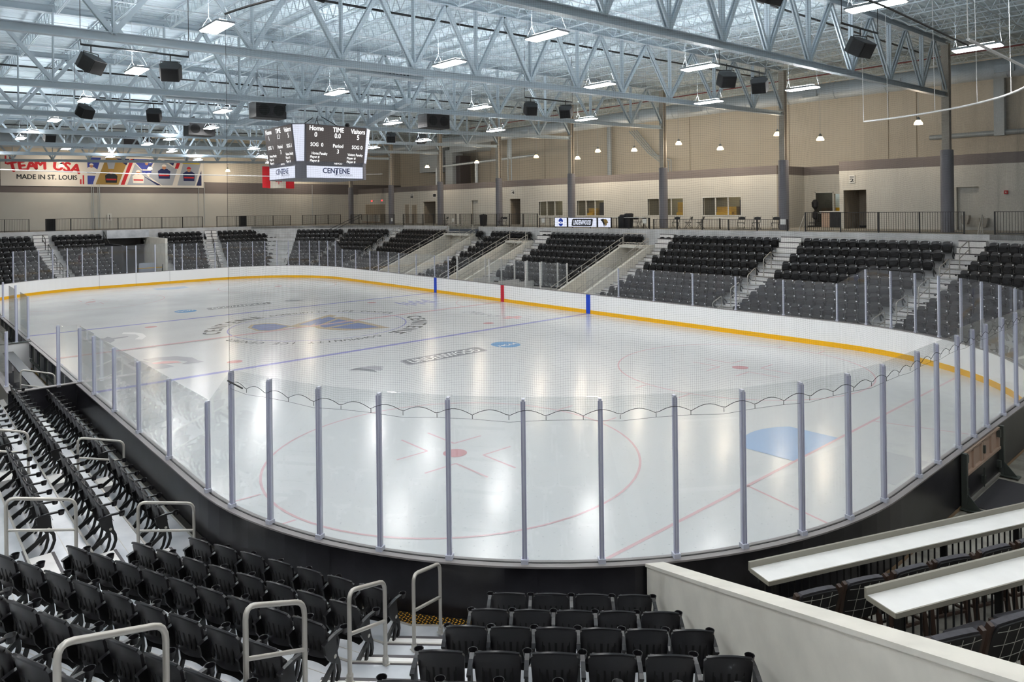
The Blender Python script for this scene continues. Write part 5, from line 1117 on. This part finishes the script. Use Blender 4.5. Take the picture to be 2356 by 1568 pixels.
# ---------------------------------------------------------------- scoreboard
sb = E('scoreboard', (0, 0, 9.2), 0, 'four sided hanging scoreboard over centre ice with white corner panels', 'scoreboard'); O = sb.location
zt, zb_, zl = 10.47, 8.47, 7.76
def octa(a, c, z): return [(a, -c, z), (a, c, z), (c, a, z), (-c, a, z), (-a, c, z), (-a, -c, z), (-c, -a, z), (c, -a, z)]
T8, B8, L8 = octa(2.22, 1.70, zt), octa(1.98, 1.62, zb_), octa(1.98, 1.62, zl)
mb = MB(); mb.add(T8+B8, [(i, (i+1) % 8, 8+(i+1) % 8, 8+i) for i in range(8)]+[tuple(range(7, -1, -1))]); mb.add(B8+L8, [(i, (i+1) % 8, 8+(i+1) % 8, 8+i) for i in range(8)]+[tuple(range(8, 16))]); mb.build('cabinet', M['sbgrey'], sb, O)
def facefr(i, A, Bm):
    a0, a1, b0, b1 = Vector(A[i]), Vector(A[(i+1) % 8]), Vector(Bm[i]), Vector(Bm[(i+1) % 8]); c = (a0+a1+b0+b1)/4; x = (a1-a0).normalized(); y = ((a0+a1)-(b0+b1)).normalized(); y = (y-x*y.dot(x)).normalized()
    return frame(c, x, y), (a1-a0).length, (b1-b0).length, ((a0+a1)/2-(b0+b1)/2).length
def score_text(*a, **k):
    m_ = MB(); put_text(m_, *a, **k); m_.build('score_lettering', M['lcdt'], sb, O)
for i in range(8):
    fr, wt, wb, h = facefr(i, T8, B8); z = 0.012
    if i % 2 == 0:
        sc_ = MB(); sc_.add([(-wb/2+.02, -h/2+.16, z), (wb/2-.02, -h/2+.16, z), (wt/2-.02, h/2-.02, z), (-wt/2+.02, h/2-.02, z)], [(0, 1, 2, 3)], fr); sc_.build('video_screen', M['lcd'], sb, O)
        zz = z+0.006; one = i == 0
        score_text('Home', .34, fr, .025, .9, off=(-1.12, .82), z=zz); score_text('TIME', .34, fr, .025, .85, off=(0.08, .80), z=zz); score_text('Visitors', .34, fr, .025, .78, off=(1.2, .78), z=zz)
        score_text('0' if one else '1', .34, fr, .02, .9, off=(-1.15, .5), z=zz); score_text('0.0' if one else '1.1', .34, fr, .02, .85, off=(0.05, .5), z=zz); score_text('5', .34, fr, .02, .9, off=(1.22, .48), z=zz)
        score_text('SOG', .27, fr, .02, .8, off=(-1.2, .0), z=zz); score_text('0' if one else '1', .27, fr, .02, .9, off=(-.78, .0), z=zz); score_text('Period', .26, fr, .02, .85, off=(0.1, -.02), z=zz); score_text('SOG', .27, fr, .02, .8, off=(1.1, -.04), z=zz); score_text('0' if one else '1', .27, fr, .02, .9, off=(1.45, -.04), z=zz)
        score_text('3', .3, fr, .02, .9, off=(0.1, -.3), z=zz); score_text('Home Penalty', .2, fr, .01, .75, off=(-.9, -.46), z=zz); score_text('Player #', .18, fr, .01, .85, off=(-1.15, -.64), z=zz); score_text('Player #', .18, fr, .01, .85, off=(-1.15, -.83), z=zz)
        score_text('Visitors Penalty', .2, fr, .01, .7, off=(1.1, -.46), z=zz); score_text('Player #', .18, fr, .01, .85, off=(.88, -.64), z=zz); score_text('Player #', .18, fr, .01, .85, off=(.88, -.83), z=zz)
        fr2, w1, w2, h2 = facefr(i, B8, L8)
        t = MB(); t.add([(-w1/2+.05, -h2/2+.04, z), (w1/2-.05, -h2/2+.04, z), (w1/2-.05, h2/2-.07, z), (-w1/2+.05, h2/2-.07, z)], [(0, 1, 2, 3)], fr2); t.build('advert_panel', M['lcdw'], sb, O)
        t = MB(); put_text(t, 'CENTENE', 1, fr2, .03, off=(.05, .06), z=.02, fit=(1.5, .27)); t.add([(.02, -.16, .02), (.08, -.16, .02), (.09, .1, .02), (.01, .1, .02)], [(0, 1, 2, 3)], fr2); t.build('advert_lettering', M['navy'], sb, O)
        t = MB(); put_text(t, 'Corporation', .2, fr2, 0, 1.0, .2, off=(.45, -.16), z=.02); t.build('advert_subtitle', M['grey'], sb, O)
        t = MB(); put_text(t, 'NEVCO', .12, fr, .01, 1.1, off=(.15, -h/2+.08), z=.02); t.build('maker_lettering', M['lcdt'], sb, O)
    else:
        t = MB(); t.add([(-wb/2+.06, -h/2+.16, z), (wb/2-.06, -h/2+.16, z), (wt/2-.06, h/2-.03, z), (-wt/2+.06, h/2-.03, z)], [(0, 1, 2, 3)], fr); t.build('white_corner_panel', M['lcdw'], sb, O)
mb = MB()
for a, b in (((1.2, -.8), (.3, -.1)), ((1.2, .8), (.3, .1)), ((-1.2, .8), (-.3, .1)), ((-1.2, -.8), (-.3, -.1))): mb.tube([(a[0], a[1], zt), (b[0], b[1], 11.15)], 0.02, 5)
mb.build('hanging_cable', M['railblack'], sb, O)
mb = MB(); mb.lathe((2.0, .7, zt), [(.1, 0), (.13, .1), (.08, .2)], 10); mb.build('camera_dome', M['black'], sb, O)

# ---------------------------------------------------------------- banner and flag at the far end
bnr = E('wall_banner', (-45.95, 0, 10.3), 0, 'long white banner reading TEAM USA MADE IN ST. LOUIS with hockey pictures', 'banner'); O = bnr.location
X0 = -45.93; y0_, y1_, z0_, z1_ = -9.2, 8.9, 8.9, 11.95
mb = MB(); mb.box((X0, y0_, z0_), (X0+0.03, y1_, z1_)); mb.build('banner_sheet', M['bwhite'], bnr, O)
mb = MB(); 
for a, b in ((z0_-.04, z0_), (z1_, z1_+.04)): mb.box((X0, y0_-.04, a), (X0+.05, y1_+.04, b))
for a in (y0_-.04, y1_): mb.box((X0, a, z0_), (X0+.05, a+.04, z1_))
mb.build('banner_frame', M['tabletop'], bnr, O)
fb = frame((X0+0.036, 0, 0), (0, 1, 0), (0, 0, 1))
t = MB(); s_ = 'TEAM USA'
for i, ch in enumerate(s_):
    if ch != ' ':
        u_ = (i-3.5)/3.5; put_text(t, ch, 1.28, frame((X0+.036, -5.75+u_*2.55, 10.93-0.28*u_*u_), (0, 1, -0.22*u_), (0, 0.22*u_, 1)), bold=.05)
for yy, a, b in ((-8.9, 10.9, 11.7), (-8.55, 11.3, 11.7), (-2.62, 9.1, 10.0), (-2.85, 9.1, 9.6)): t.add([(X0+.036, yy, a), (X0+.036, yy+.13, a), (X0+.036, yy+.13, b), (X0+.036, yy, b)], [(0, 1, 2, 3)])
t.build('red_lettering', M['bred'], bnr, O)
t = MB(); put_text(t, 'MADE IN ST. LOUIS', 1, frame((X0+.036, -5.55, 9.75), (0, 1, 0), (0, 0, 1)), bold=.03, fit=(4.9, .44)); t.build('black_lettering', M['bblk'], bnr, O)
def shape(name, m, pts, z=0.0): t = MB(); t.add([(X0+.037+z, y, zz) for y, zz in pts], [tuple(range(len(pts)))]); t.build(name, M[m], bnr, O)
zA, zB = z0_+.2, z1_-.15
par = lambda a, b, sh=.95: [(a, zA), (b, zA), (b+sh, zB), (a+sh, zB)]
shape('picture_panel', 'bblue', [(-2.2, zA), (-2.2, zB), (-1.0, zB), (-1.75, zA)]); shape('picture_panel', 'bgold', par(-1.5, .55)); shape('navy_shape', 'bnavy', [(.35, zB), (1.6, zB), (1.3, zB-.7)], .002)
shape('red_stripe', 'bred', par(.75, 1.1)); shape('picture_panel', 'bgrey', [(1.35, zA), (2.1, zB-.5), (4.2, zA)]); shape('picture_panel', 'bblue', [(1.8, zB), (4.0, zB), (3.2, zA+1.1)])
shape('picture_panel', 'bgrey', [(3.4, zA+.9), (4.1, zB), (4.6, zB), (6.2, zB-1.0), (5.7, zA), (4.7, zA)]); shape('navy_shape', 'bnavy', [(4.9, zB), (6.0, zB), (5.8, zB-.6)], .002); shape('red_stripe', 'bred', [(5.95, zB-.9), (6.3, zB-.9), (6.6, zB), (6.25, zB)]); shape('navy_shape', 'bnavy', [(4.2, zA), (2.6, zA+1.1), (4.6, zA)], .002)
shape('picture_panel', 'bgrey', [(6.2, zA), (6.9, zB), (8.7, zB), (8.0, zA)]); shape('yellow_band', 'byel', [(6.75, zB-.35), (6.82, zB-.12), (8.6, zB-.12), (8.5, zB-.35)], .002); shape('navy_shape', 'bnavy', [(8.15, zA), (8.7, zA), (8.7, zB-1.0)], .002)
def figure(y, z, s, jersey, helm, dark='bnavy'):
    shape('player_jersey', jersey, [(y-.55*s, z-.9*s), (y+.55*s, z-.9*s), (y+.62*s, z-.1*s), (y+.3*s, z+.15*s), (y-.3*s, z+.15*s), (y-.62*s, z-.1*s)], .004)
    shape('player_face', 'skin', [(y+.2*s*math.cos(a), z+.32*s+.24*s*math.sin(a)) for a in [2*PI*i/12 for i in range(12)]], .005)
    shape('player_helmet', helm, [(y+.24*s*math.cos(a), z+.4*s+.24*s*math.sin(a)) for a in [PI*i/8 for i in range(9)]], .006)
    shape('jersey_trim', dark, [(y-.5*s, z-.62*s), (y+.5*s, z-.62*s), (y+.52*s, z-.45*s), (y-.52*s, z-.45*s)], .006)
figure(-1.85, 10.7, .8, 'bwhite', 'bwhite'); figure(-.1, 10.1, .9, 'bblk', 'bgold', 'bred'); figure(3.2, 11.1, .8, 'bblue', 'bgrey', 'bwhite'); figure(2.4, 10.1, .9, 'bwhite', 'bwhite', 'bred'); figure(4.9, 10.7, 1.0, 'bnavy', 'bwhite', 'bred'); figure(7.4, 10.5, 1.0, 'bnavy', 'bred', 'bred')
shape('held_trophy', 'bgrey', [(-.35, 10.7), (.15, 10.7), (.3, 11.5), (-.5, 11.5)], .007)
fg = E('hanging_flag', (-35, 12.7, 9.6), 0, 'red and white maple leaf flag hanging behind the scoreboard', 'flag'); O = fg.location
W3 = [(11.1, 11.95, 'brick', 'red_band'), (11.95, 13.6, 'flagw', 'white_field'), (13.6, 14.45, 'brick', 'red_band')]
for a, b, m, nm in W3:
    t = MB(); n = 6; vs = []
    for i in range(n+1):
        y = a+(b-a)*i/n; xo = -35+.06*math.sin(y*4)
        vs += [(xo, y, 8.55+.02*math.sin(y*3)), (xo, y, 10.75)]
    t.add(vs, [(2*i, 2*i+2, 2*i+3, 2*i+1) for i in range(n)]); o = t.build(nm, M[m], fg, O); md = o.modifiers.new('cloth', 'SOLIDIFY'); md.thickness = .01
leaf = [(0, 1), (.15, .7), (.35, .8), (.3, .4), (.5, .55), (.6, .45), (.9, .5), (.75, .25), (.85, .1), (.4, -.15), (.45, -.35), (.05, -.25), (.04, -.6), (-.04, -.6), (-.05, -.25), (-.45, -.35), (-.4, -.15), (-.85, .1), (-.75, .25), (-.9, .5), (-.6, .45), (-.5, .55), (-.3, .4), (-.35, .8), (-.15, .7)]
t = MB(); t.add([(-34.9, 12.78+x*.75, 9.45+y*.85) for x, y in leaf], [tuple(range(len(leaf)))]); t.build('maple_leaf', M['brick'], fg, O)
t = MB(); t.tube([(-35, 11.0, 10.8), (-35, 14.5, 10.8)], .03, 6); t.tube([(-35, 11.3, 10.8), (-35, 11.3, 13)], .01, 4); t.tube([(-35, 14.3, 10.8), (-35, 14.3, 13)], .01, 4); t.build('flag_pole', M['pipew'], fg, O)
t = MB(); t.tube([(-20, -16, 9.25), (-20, -11.8, 9.0), (-20, -5, 8.93), (-20, 5.6, 8.98), (-20, 16, 9.4)], .035, 5); tag(t.build('white_cable', M['cordw']), 'thin white cable strung across the hall before the banner', 'cable')

# ---------------------------------------------------------------- protective net
nt_ = E('protective_net', (30.5, 0, 3.4), 0, 'fine dark safety net hanging above the end and corner glass', 'net'); O = nt_.location
PATH = []
for i in range(83): a = math.radians(-82+i); PATH.append((21.95+(CR+.1)*math.cos(a), -4.42+(CR+.1)*math.sin(a)))
for i in range(1, 18): PATH.append((30.58, -4.42+8.84*i/17))
for i in range(1, 83): a = math.radians(i); PATH.append((21.95+(CR+.1)*math.cos(a), 4.42+(CR+.1)*math.sin(a)))
PA = np.array(PATH); SEG = np.hypot(*np.diff(PA, axis=0).T); S = np.concatenate([[0], np.cumsum(SEG)]); LT = S[-1]
PIT = 0.033; NZ0, NZ1 = 3.40, 9.55
nrmv = np.gradient(PA, axis=0); nrmv = np.stack([nrmv[:, 1], -nrmv[:, 0]], 1); nrmv /= np.linalg.norm(nrmv, axis=1)[:, None]
def at(s): return np.stack([np.interp(s, S, PA[:, 0]), np.interp(s, S, PA[:, 1])], -1), np.stack([np.interp(s, S, nrmv[:, 0]), np.interp(s, S, nrmv[:, 1])], -1)
postS = [np.interp(math.radians(7.17*i)*(CR+.1), [0, 100], [0, 100]) for i in range(12)]
def wave(s, z): return 0.02*np.sin(s*2.3+z*.8)+0.012*np.sin(s*5.1-z*1.7), 0.018*np.sin(s*3.7+z*.5)+0.012*np.sin(s*7.9+z)
def bottom(s): # scalloped lower edge, three swags per pane
    m = (s % 0.52)/0.52; return NZ0-.13-.08+.08*np.sin(PI*m)
vs = []; fs = []
def strand(P3, r=0.00065):
    n = len(P3); b = sum(len(v) for v in vs); T = np.gradient(P3, axis=0); T /= np.linalg.norm(T, axis=1)[:, None]
    vert = abs(T[0, 2]) > .7; A = np.array([1., 0, 0]) if vert else np.array([0, 0, 1.]); X = np.cross(T, A); X /= np.linalg.norm(X, axis=1)[:, None]; Y = np.cross(T, X)
    ring = np.stack([P3+r*(math.cos(q)*X+math.sin(q)*Y) for q in (0, 2.094, 4.189)], 1).reshape(-1, 3); vs.append(ring)
    i = np.arange(n-1)*3; 
    for k in range(3): k2 = (k+1) % 3; fs.append(np.stack([b+i+k, b+i+k2, b+i+3+k2, b+i+3+k], 1))
sg = np.linspace(0, LT, 230)
for z in np.arange(NZ0-.12, NZ1, PIT):
    p, n = at(sg); r_, dz = wave(sg, z); lower = bottom(sg)
    P3 = np.stack([p[:, 0]+n[:, 0]*r_, p[:, 1]+n[:, 1]*r_, np.maximum(z+dz, lower)], 1); strand(P3)
for s in np.arange(0.0, LT, PIT):
    zz = np.linspace(float(bottom(np.array([s]))[0]), NZ1, 14); ss = np.full_like(zz, s); p, n = at(ss); r_, ds = wave(ss, zz); p2, _n = at(np.clip(ss+ds*.8, 0, LT))
    strand(np.stack([p2[:, 0]+n[:, 0]*r_, p2[:, 1]+n[:, 1]*r_, zz], 1))
Vn = np.concatenate(vs)-np.array(O); Fn = np.concatenate(fs).astype(np.int32)
me = bpy.data.meshes.new('netting'); me.vertices.add(len(Vn)); me.vertices.foreach_set('co', Vn.ravel()); me.loops.add(Fn.size); me.loops.foreach_set('vertex_index', Fn.ravel()); me.polygons.add(len(Fn)); me.polygons.foreach_set('loop_start', (np.arange(len(Fn))*4).astype(np.int32)); me.update(calc_edges=True); me.materials.append(M['net'])
o = bpy.data.objects.new('netting', me); COL.objects.link(o); o.parent = nt_
t = MB(); s2 = np.linspace(0, LT, 560); p, n = at(s2); t.tube([(p[i, 0]+n[i, 0]*.01, p[i, 1]+n[i, 1]*.01, float(bottom(s2[i:i+1])[0])) for i in range(len(s2))], .0045, 4); t.build('hem_rope', M['net'], nt_, O)
t = MB(); s3 = np.arange(0, LT, .52); p, n = at(s3)
for i in range(len(s3)): t.tube([(p[i, 0], p[i, 1], NZ0-.21), (p[i, 0], p[i, 1], NZ0-.27)], .004, 4)
t.tube([(p[i, 0], p[i, 1], NZ0-.27-(.03 if i % 3 == 1 else 0)) for i in range(len(s3))], .0022, 4); t.build('tie_cord', M['net'], nt_, O)
half = [i for i in range(len(PATH)) if S[i] <= LT*.5]; oth = [i for i in range(len(PATH)) if S[i] >= LT*.5-.3]
t = MB(); t.tube([(PATH[i][0], PATH[i][1], 9.42) for i in half], .02, 6); t.build('top_cable', M['railblack'], nt_, O)
t = MB(); t.tube([(PATH[i][0], PATH[i][1], 9.55) for i in oth], .035, 8); t.build('top_pipe', M['cordw'], nt_, O)
t = MB()
for i in oth[::14]+[oth[-1]]: t.tube([(PATH[i][0], PATH[i][1], 9.55), (PATH[i][0]-.05, PATH[i][1], 13.8)], .012, 4)
t.build('hanger_cable', M['cordw'], nt_, O)
a = math.radians(-82); q = (21.95+(CR+.1)*math.cos(a), -4.42+(CR+.1)*math.sin(a)); t = MB(); t.tube([(q[0], q[1], NZ0-.2), (q[0], q[1], 9.42)], .003, 4); t.build('edge_rope', M['net'], nt_, O)
t = MB(); q2, _ = at(np.array([.45])); t.tube([(q[0], q[1]-.03, NZ0-.14), (float(q2[0, 0]), float(q2[0, 1])-.03, NZ0-.2)], .014, 6); t.build('tension_bar', M['iron'], nt_, O)

# ---------------------------------------------------------------- concourse furniture
def fchair_proto():
    e = E('folding_chair', (0, 0, 0)); mb = MB()    # faces -y (towards the ice)
    mb.box((-.2, -.22, .43), (.2, .18, .46)); o = mb.build('seat', M['black'], e); bv(o, .01)
    mb = MB(); mb.add(*grid_shell(.4, .42, .62, .82, lambda u, v: .20+.05*v, .02, 4, 2, .03, .03)); mb.build('backrest', M['black'], e)
    for x in (-.22, .22):
        mb = MB(); mb.tube([(x, -.26, 0), (x, .1, .46), (x, .23, .84)], .013, 5); mb.build('front_leg', M['iron'], e)
        mb = MB(); mb.tube([(x*.9, .26, 0), (x*.9, -.12, .44)], .013, 5); mb.build('rear_leg', M['iron'], e)
    mb = MB(); mb.tube([(-.22, -.2, .08), (.22, -.2, .08)], .01, 5); mb.tube([(-.2, .2, .1), (.2, .2, .1)], .01, 5); mb.build('crossbar', M['iron'], e); return e
FC_ = [(-20.65, 2.9, 'alone beside the fifth column'), (-12.5, 2.7, 'left one of the pair by the column'), (-11.9, 3.6, 'right one of the pair by the column'), (-5.35, 2.6, 'left of the lit advertising panels'), (2.75, 3.5, 'first right of the advertising panels'), (3.4, 3.0, 'second right of the advertising panels'),
       (6.33, 3.3, 'first of the three left of the round table'), (7.36, 2.5, 'second of the three left of the round table'), (8.29, 2.4, 'nearest the round table'), (11.32, 3.4, 'first of the three right of the table'), (12.38, 3.3, 'middle one of the three right of the table'), (13.66, 3.35, 'closest to the second column')]
fcp = fchair_proto()
for i, (x, rz, d) in enumerate(FC_):
    o = fcp if i == 0 else copy_tree(fcp); o.location = (x, 23.4, CZ); o.rotation_euler = (0, 0, rz-PI)
    tag(o, 'black folding chair on the far concourse, ' + d, 'chair', 'folding chairs on the concourse')
def table(x0, x1, y, h, label):
    th = E('folding_table', ((x0+x1)/2, y, CZ), 0, label, 'table'); O = th.location
    mb = MB(); mb.box((x0, y-.35, CZ+h-.04), (x1, y+.35, CZ+h)); mb.build('tabletop', M['tabletop'], th, O)
    for x in (x0+.1, x1-.1): mb = MB(); mb.box((x-.02, y-.3, CZ), (x+.02, y-.26, CZ+h-.04)); mb.box((x-.02, y+.26, CZ), (x+.02, y+.3, CZ+h-.04)); mb.build('leg', M['iron'], th, O)
table(-5.6, -3.9, 23.1, .80, 'long white table left of the advertising panels'); table(.9, 4.1, 23.1, .80, 'long white table right of the advertising panels')
th = E('round_table', (9.6, 23.7, CZ), 0, 'small pedestal table between the folding chairs', 'table'); mb = MB(); mb.lathe((0, 0, .72), [(.45, 0), (.46, .03)], 24); mb.build('tabletop', M['counter'], th); mb = MB(); mb.lathe((0, 0, 0), [(.25, 0), (.05, .04), (.035, .1), (.035, .72)], 12); mb.build('pedestal', M['iron'], th)
LED = [('NCAA', -3.78, -2.42), ('LINDENWOOD', -2.33, .62), ('LION', .70, 1.98)]
for nm, x0, x1 in LED:
    th = E('advertising_sign', ((x0+x1)/2, yf-.12, CZ), 0, {'NCAA': 'white lit panel with round blue NCAA emblem on the railing', 'LINDENWOOD': 'long white lit panel reading LINDENWOOD on the railing', 'LION': 'white lit panel with gold lion head on the railing'}[nm], 'sign', 'lit advertising panels'); O = th.location
    mb = MB(); mb.box((x0, yf-.16, CZ+.06), (x1, yf-.06, CZ+.80)); mb.build('panel_case', M['railblack'], th, O)
    mb = MB(); mb.box((x0+.04, yf-.165, CZ+.1), (x1-.04, yf-.16, CZ+.76)); mb.build('panel_face', M['lcdw'], th, O)
    fr = frame(((x0+x1)/2, yf-.17, CZ+.43), (1, 0, 0), (0, 0, 1))
    if nm == 'NCAA':
        mb = MB(); mb.add([(.26*math.cos(2*PI*i/28), .31*math.sin(2*PI*i/28), 0) for i in range(28)], [tuple(range(28))], fr); mb.build('round_emblem', M['blue'], th, O)
        mb = MB(); put_text(mb, 'NCAA', 1, fr, .04, shear=.2, off=(.02, -.03), z=.004, fit=(.56, .15)); mb.build('emblem_lettering', M['lcdt'], th, O)
    elif nm == 'LINDENWOOD':
        mb = MB(); mb.add([(x, y, 0) for x, y in rrect(2.1, .56, .1, .2)], [tuple(range(24))], fr); mb.build('word_mark_border', M['bblk'], th, O)
        mb = MB(); mb.add([(x, y, .003) for x, y in rrect(2.0, .47, .08, .2)], [tuple(range(24))], fr); mb.build('word_mark_field', M['bblk'], th, O)
        mb = MB(); put_text(mb, 'LINDENWOOD', 1, fr, .04, shear=.2, z=.006, fit=(1.8, .34)); mb.build('word_mark_lettering', M['lcdw'], th, O)
    else:
        t1 = th; a = MB(); a.add([(x*.42, y*.38, 0) for x, y in [(-0.9, 0.55), (-0.3, 0.75), (0.35, 0.6), (0.15, -0.1), (0.0, -0.85), (-0.25, -0.3), (-0.5, 0.2)]], [tuple(range(7))], fr); a.build('lion_mane', M['bblk'], th, O)
        a = MB(); a.add([(x*.42, y*.38, .003) for x, y in [(-0.2, 0.55), (0.35, 0.7), (0.62, 0.5), (0.85, 0.1), (0.8, -0.15), (0.6, -0.1), (0.55, -0.5), (0.25, -0.7), (0.1, -0.2), (-0.05, 0.2)]], [tuple(range(10))], fr); a.build('lion_face', M['bgold'], th, O)
def bin_(x, y, r, h, label, box=False):
    th = E('trash_bin', (x, y, CZ), 0, label, 'bin'); mb = MB()
    if box: mb.box((-r, -r, 0), (r, r, h*.85))
    else: mb.lathe((0, 0, 0), [(r*.85, 0), (r, h*.85)], 18)
    mb.build('bin_body', M['dkbin'], th); mb = MB(); mb.lathe((0, 0, h*.85), [(r*1.05, 0), (r*1.0, h*.1), (r*.6, h*.15)], 18); mb.build('lid', M['dkbin'], th)
bin_(-14.4, 23.1, .36, 1.05, 'dark round trash bin behind the railing between two columns'); bin_(2.35, 23.2, .33, 1.1, 'dark equipment bin right of the lion panel'); bin_(2.0, 22.95, .25, 1.0, 'dark square case beside the lion panel', True)
for y, d in ((-6.25, 'at the left end of the long railing'), (10.83, 'below the flag')):
    th = E('floor_speaker', (xe-.3, y, CZ), 0, 'black tower loudspeaker on the far end concourse ' + d, 'speaker'); mb = MB(); mb.box((-.25, -.33, 0), (.25, .33, 1.12)); o = mb.build('cabinet', M['black'], th); bv(o, .03); mb = MB(); mb.box((.25, -.28, .1), (.265, .28, 1.05)); mb.build('grille', M['grille'], th)
def wsign(x, z, w_, h_, label, txt=None, m='tabletop', mt='bblk', y=WY):
    th = E('wall_sign', (x, y-.02, z), 0, label, 'sign'); mb = MB(); mb.box((-w_/2, -.02, -h_/2), (w_/2, .01, h_/2)); mb.build('sign_plate', M[m], th)
    if txt:
        mb = MB()
        for s, dz, hh in txt: put_text(mb, s, 1, frame((0, -.025, dz), (1, 0, 0), (0, 0, 1)), .02, fit=(w_*.7, hh))
        mb.build('sign_lettering', M[mt], th)
wsign(-33.4, 7.78, .7, .5, 'white rest room sign above the pair of narrow doors', [('MEN', .12, .12), ('i', -.1, .2)]); wsign(-28.9, 7.75, .55, .5, 'white room sign left of the sixth column', [('1', 0, .3)]); wsign(-15.8, 7.8, .62, .55, 'white room sign above the middle corridor opening', [('ROOM', .14, .1), ('4', -.08, .24)]); wsign(16.4, 7.74, .36, .5, 'white pictogram sign above the right corridor opening', [('=', .12, .08), ('2', -.08, .2)])
for x, d in ((-42.3, 'left'), (-39.9, 'right')):
    th = E('exit_sign', (x, WY-.06, 7.36), 0, 'red lit EXIT sign, %s one over the double doors' % d, 'exit sign', 'exit signs'); mb = MB(); mb.box((-.22, -.05, -.12), (.22, .03, .12)); mb.build('sign_case', M['tabletop'], th); mb = MB(); put_text(mb, 'EXIT', 1, frame((0, -.056, 0), (1, 0, 0), (0, 0, 1)), .03, fit=(.36, .17)); mb.build('exit_lettering', M['exits'], th)
th = E('fire_alarm', (24.6, WY-.05, 6.7), 0, 'small red fire alarm box on the right block wall', 'alarm'); mb = MB(); mb.box((-.09, -.04, -.1), (.09, .04, .1)); mb.build('alarm_case', M['alarm'], th); mb = MB(); mb.box((-.03, -.05, -.03), (.03, -.04, .03)); mb.build('alarm_lens', M['tabletop'], th)
for x, z, d in ((22.7, 5.35, 'upper left'), (23.6, 5.2, 'lower right')):
    th = E('drinking_fountain', (x, WY-.2, z), 0, 'stainless wall drinking fountain beside the door niche, %s of the two' % d, 'drinking fountain', 'wall drinking fountains'); mb = MB(); mb.prism([(-.2, .1), (.2, .1), (.2, -.05), (.12, -.4), (-.12, -.4), (-.2, -.05)], -.2, .2, frame((0, 0, 0), (1, 0, 0), (0, 0, 1))); mb.build('basin', M['stain'], th); mb = MB(); mb.tube([(0, -.1, .1), (0, -.1, .18), (0, -.02, .16)], .012, 5); mb.build('spout', M['stain'], th)
th = E('section_marker', (-45.95, -.3, 5.8), 0, 'white rectangular section marker with black figure on the far end wall', 'sign'); mb = MB(); mb.box((0, -.2, -.36), (.04, .2, .36)); mb.build('sign_plate', M['tabletop'], th); mb = MB(); mb.box((.04, -.025, -.22), (.046, .025, .22)); mb.box((.04, -.05, -.25), (.046, .05, -.22)); mb.box((.04, -.05, .2), (.046, .025, .23)); mb.build('sign_lettering', M['bblk'], th)
th = E('white_gate', (-41.4, 27.2, CZ), 0, 'white slatted gate leaning before the double doors', 'gate'); mb = MB()
for i in range(17): mb.box((-2+i*.25, -.02, .1), (-1.9+i*.25, .02, 1.1))
mb.build('slat', M['tabletop'], th); mb = MB(); mb.box((-2.1, -.04, .08), (2.2, .04, .16)); mb.box((-2.1, -.04, 1.0), (2.2, .04, 1.06)); mb.build('frame', M['woodl'], th)
for i, (x, d) in enumerate(((-27.8, 'above the far corner'), (-17.2, 'before the first ramp'), (-5.2, 'by the left white table'), (4.9, 'by the third ramp'), (15.0, 'at the second column'))):
    th = E('rail_notice', (x, yf-.03, CZ+.55), 0, 'small white notice on the railing ' + d, 'sign', 'white notices on the railing'); mb = MB(); mb.box((-.17, -.01, -.16), (.17, .005, .16)); mb.build('notice_sheet', M['tabletop'], th)
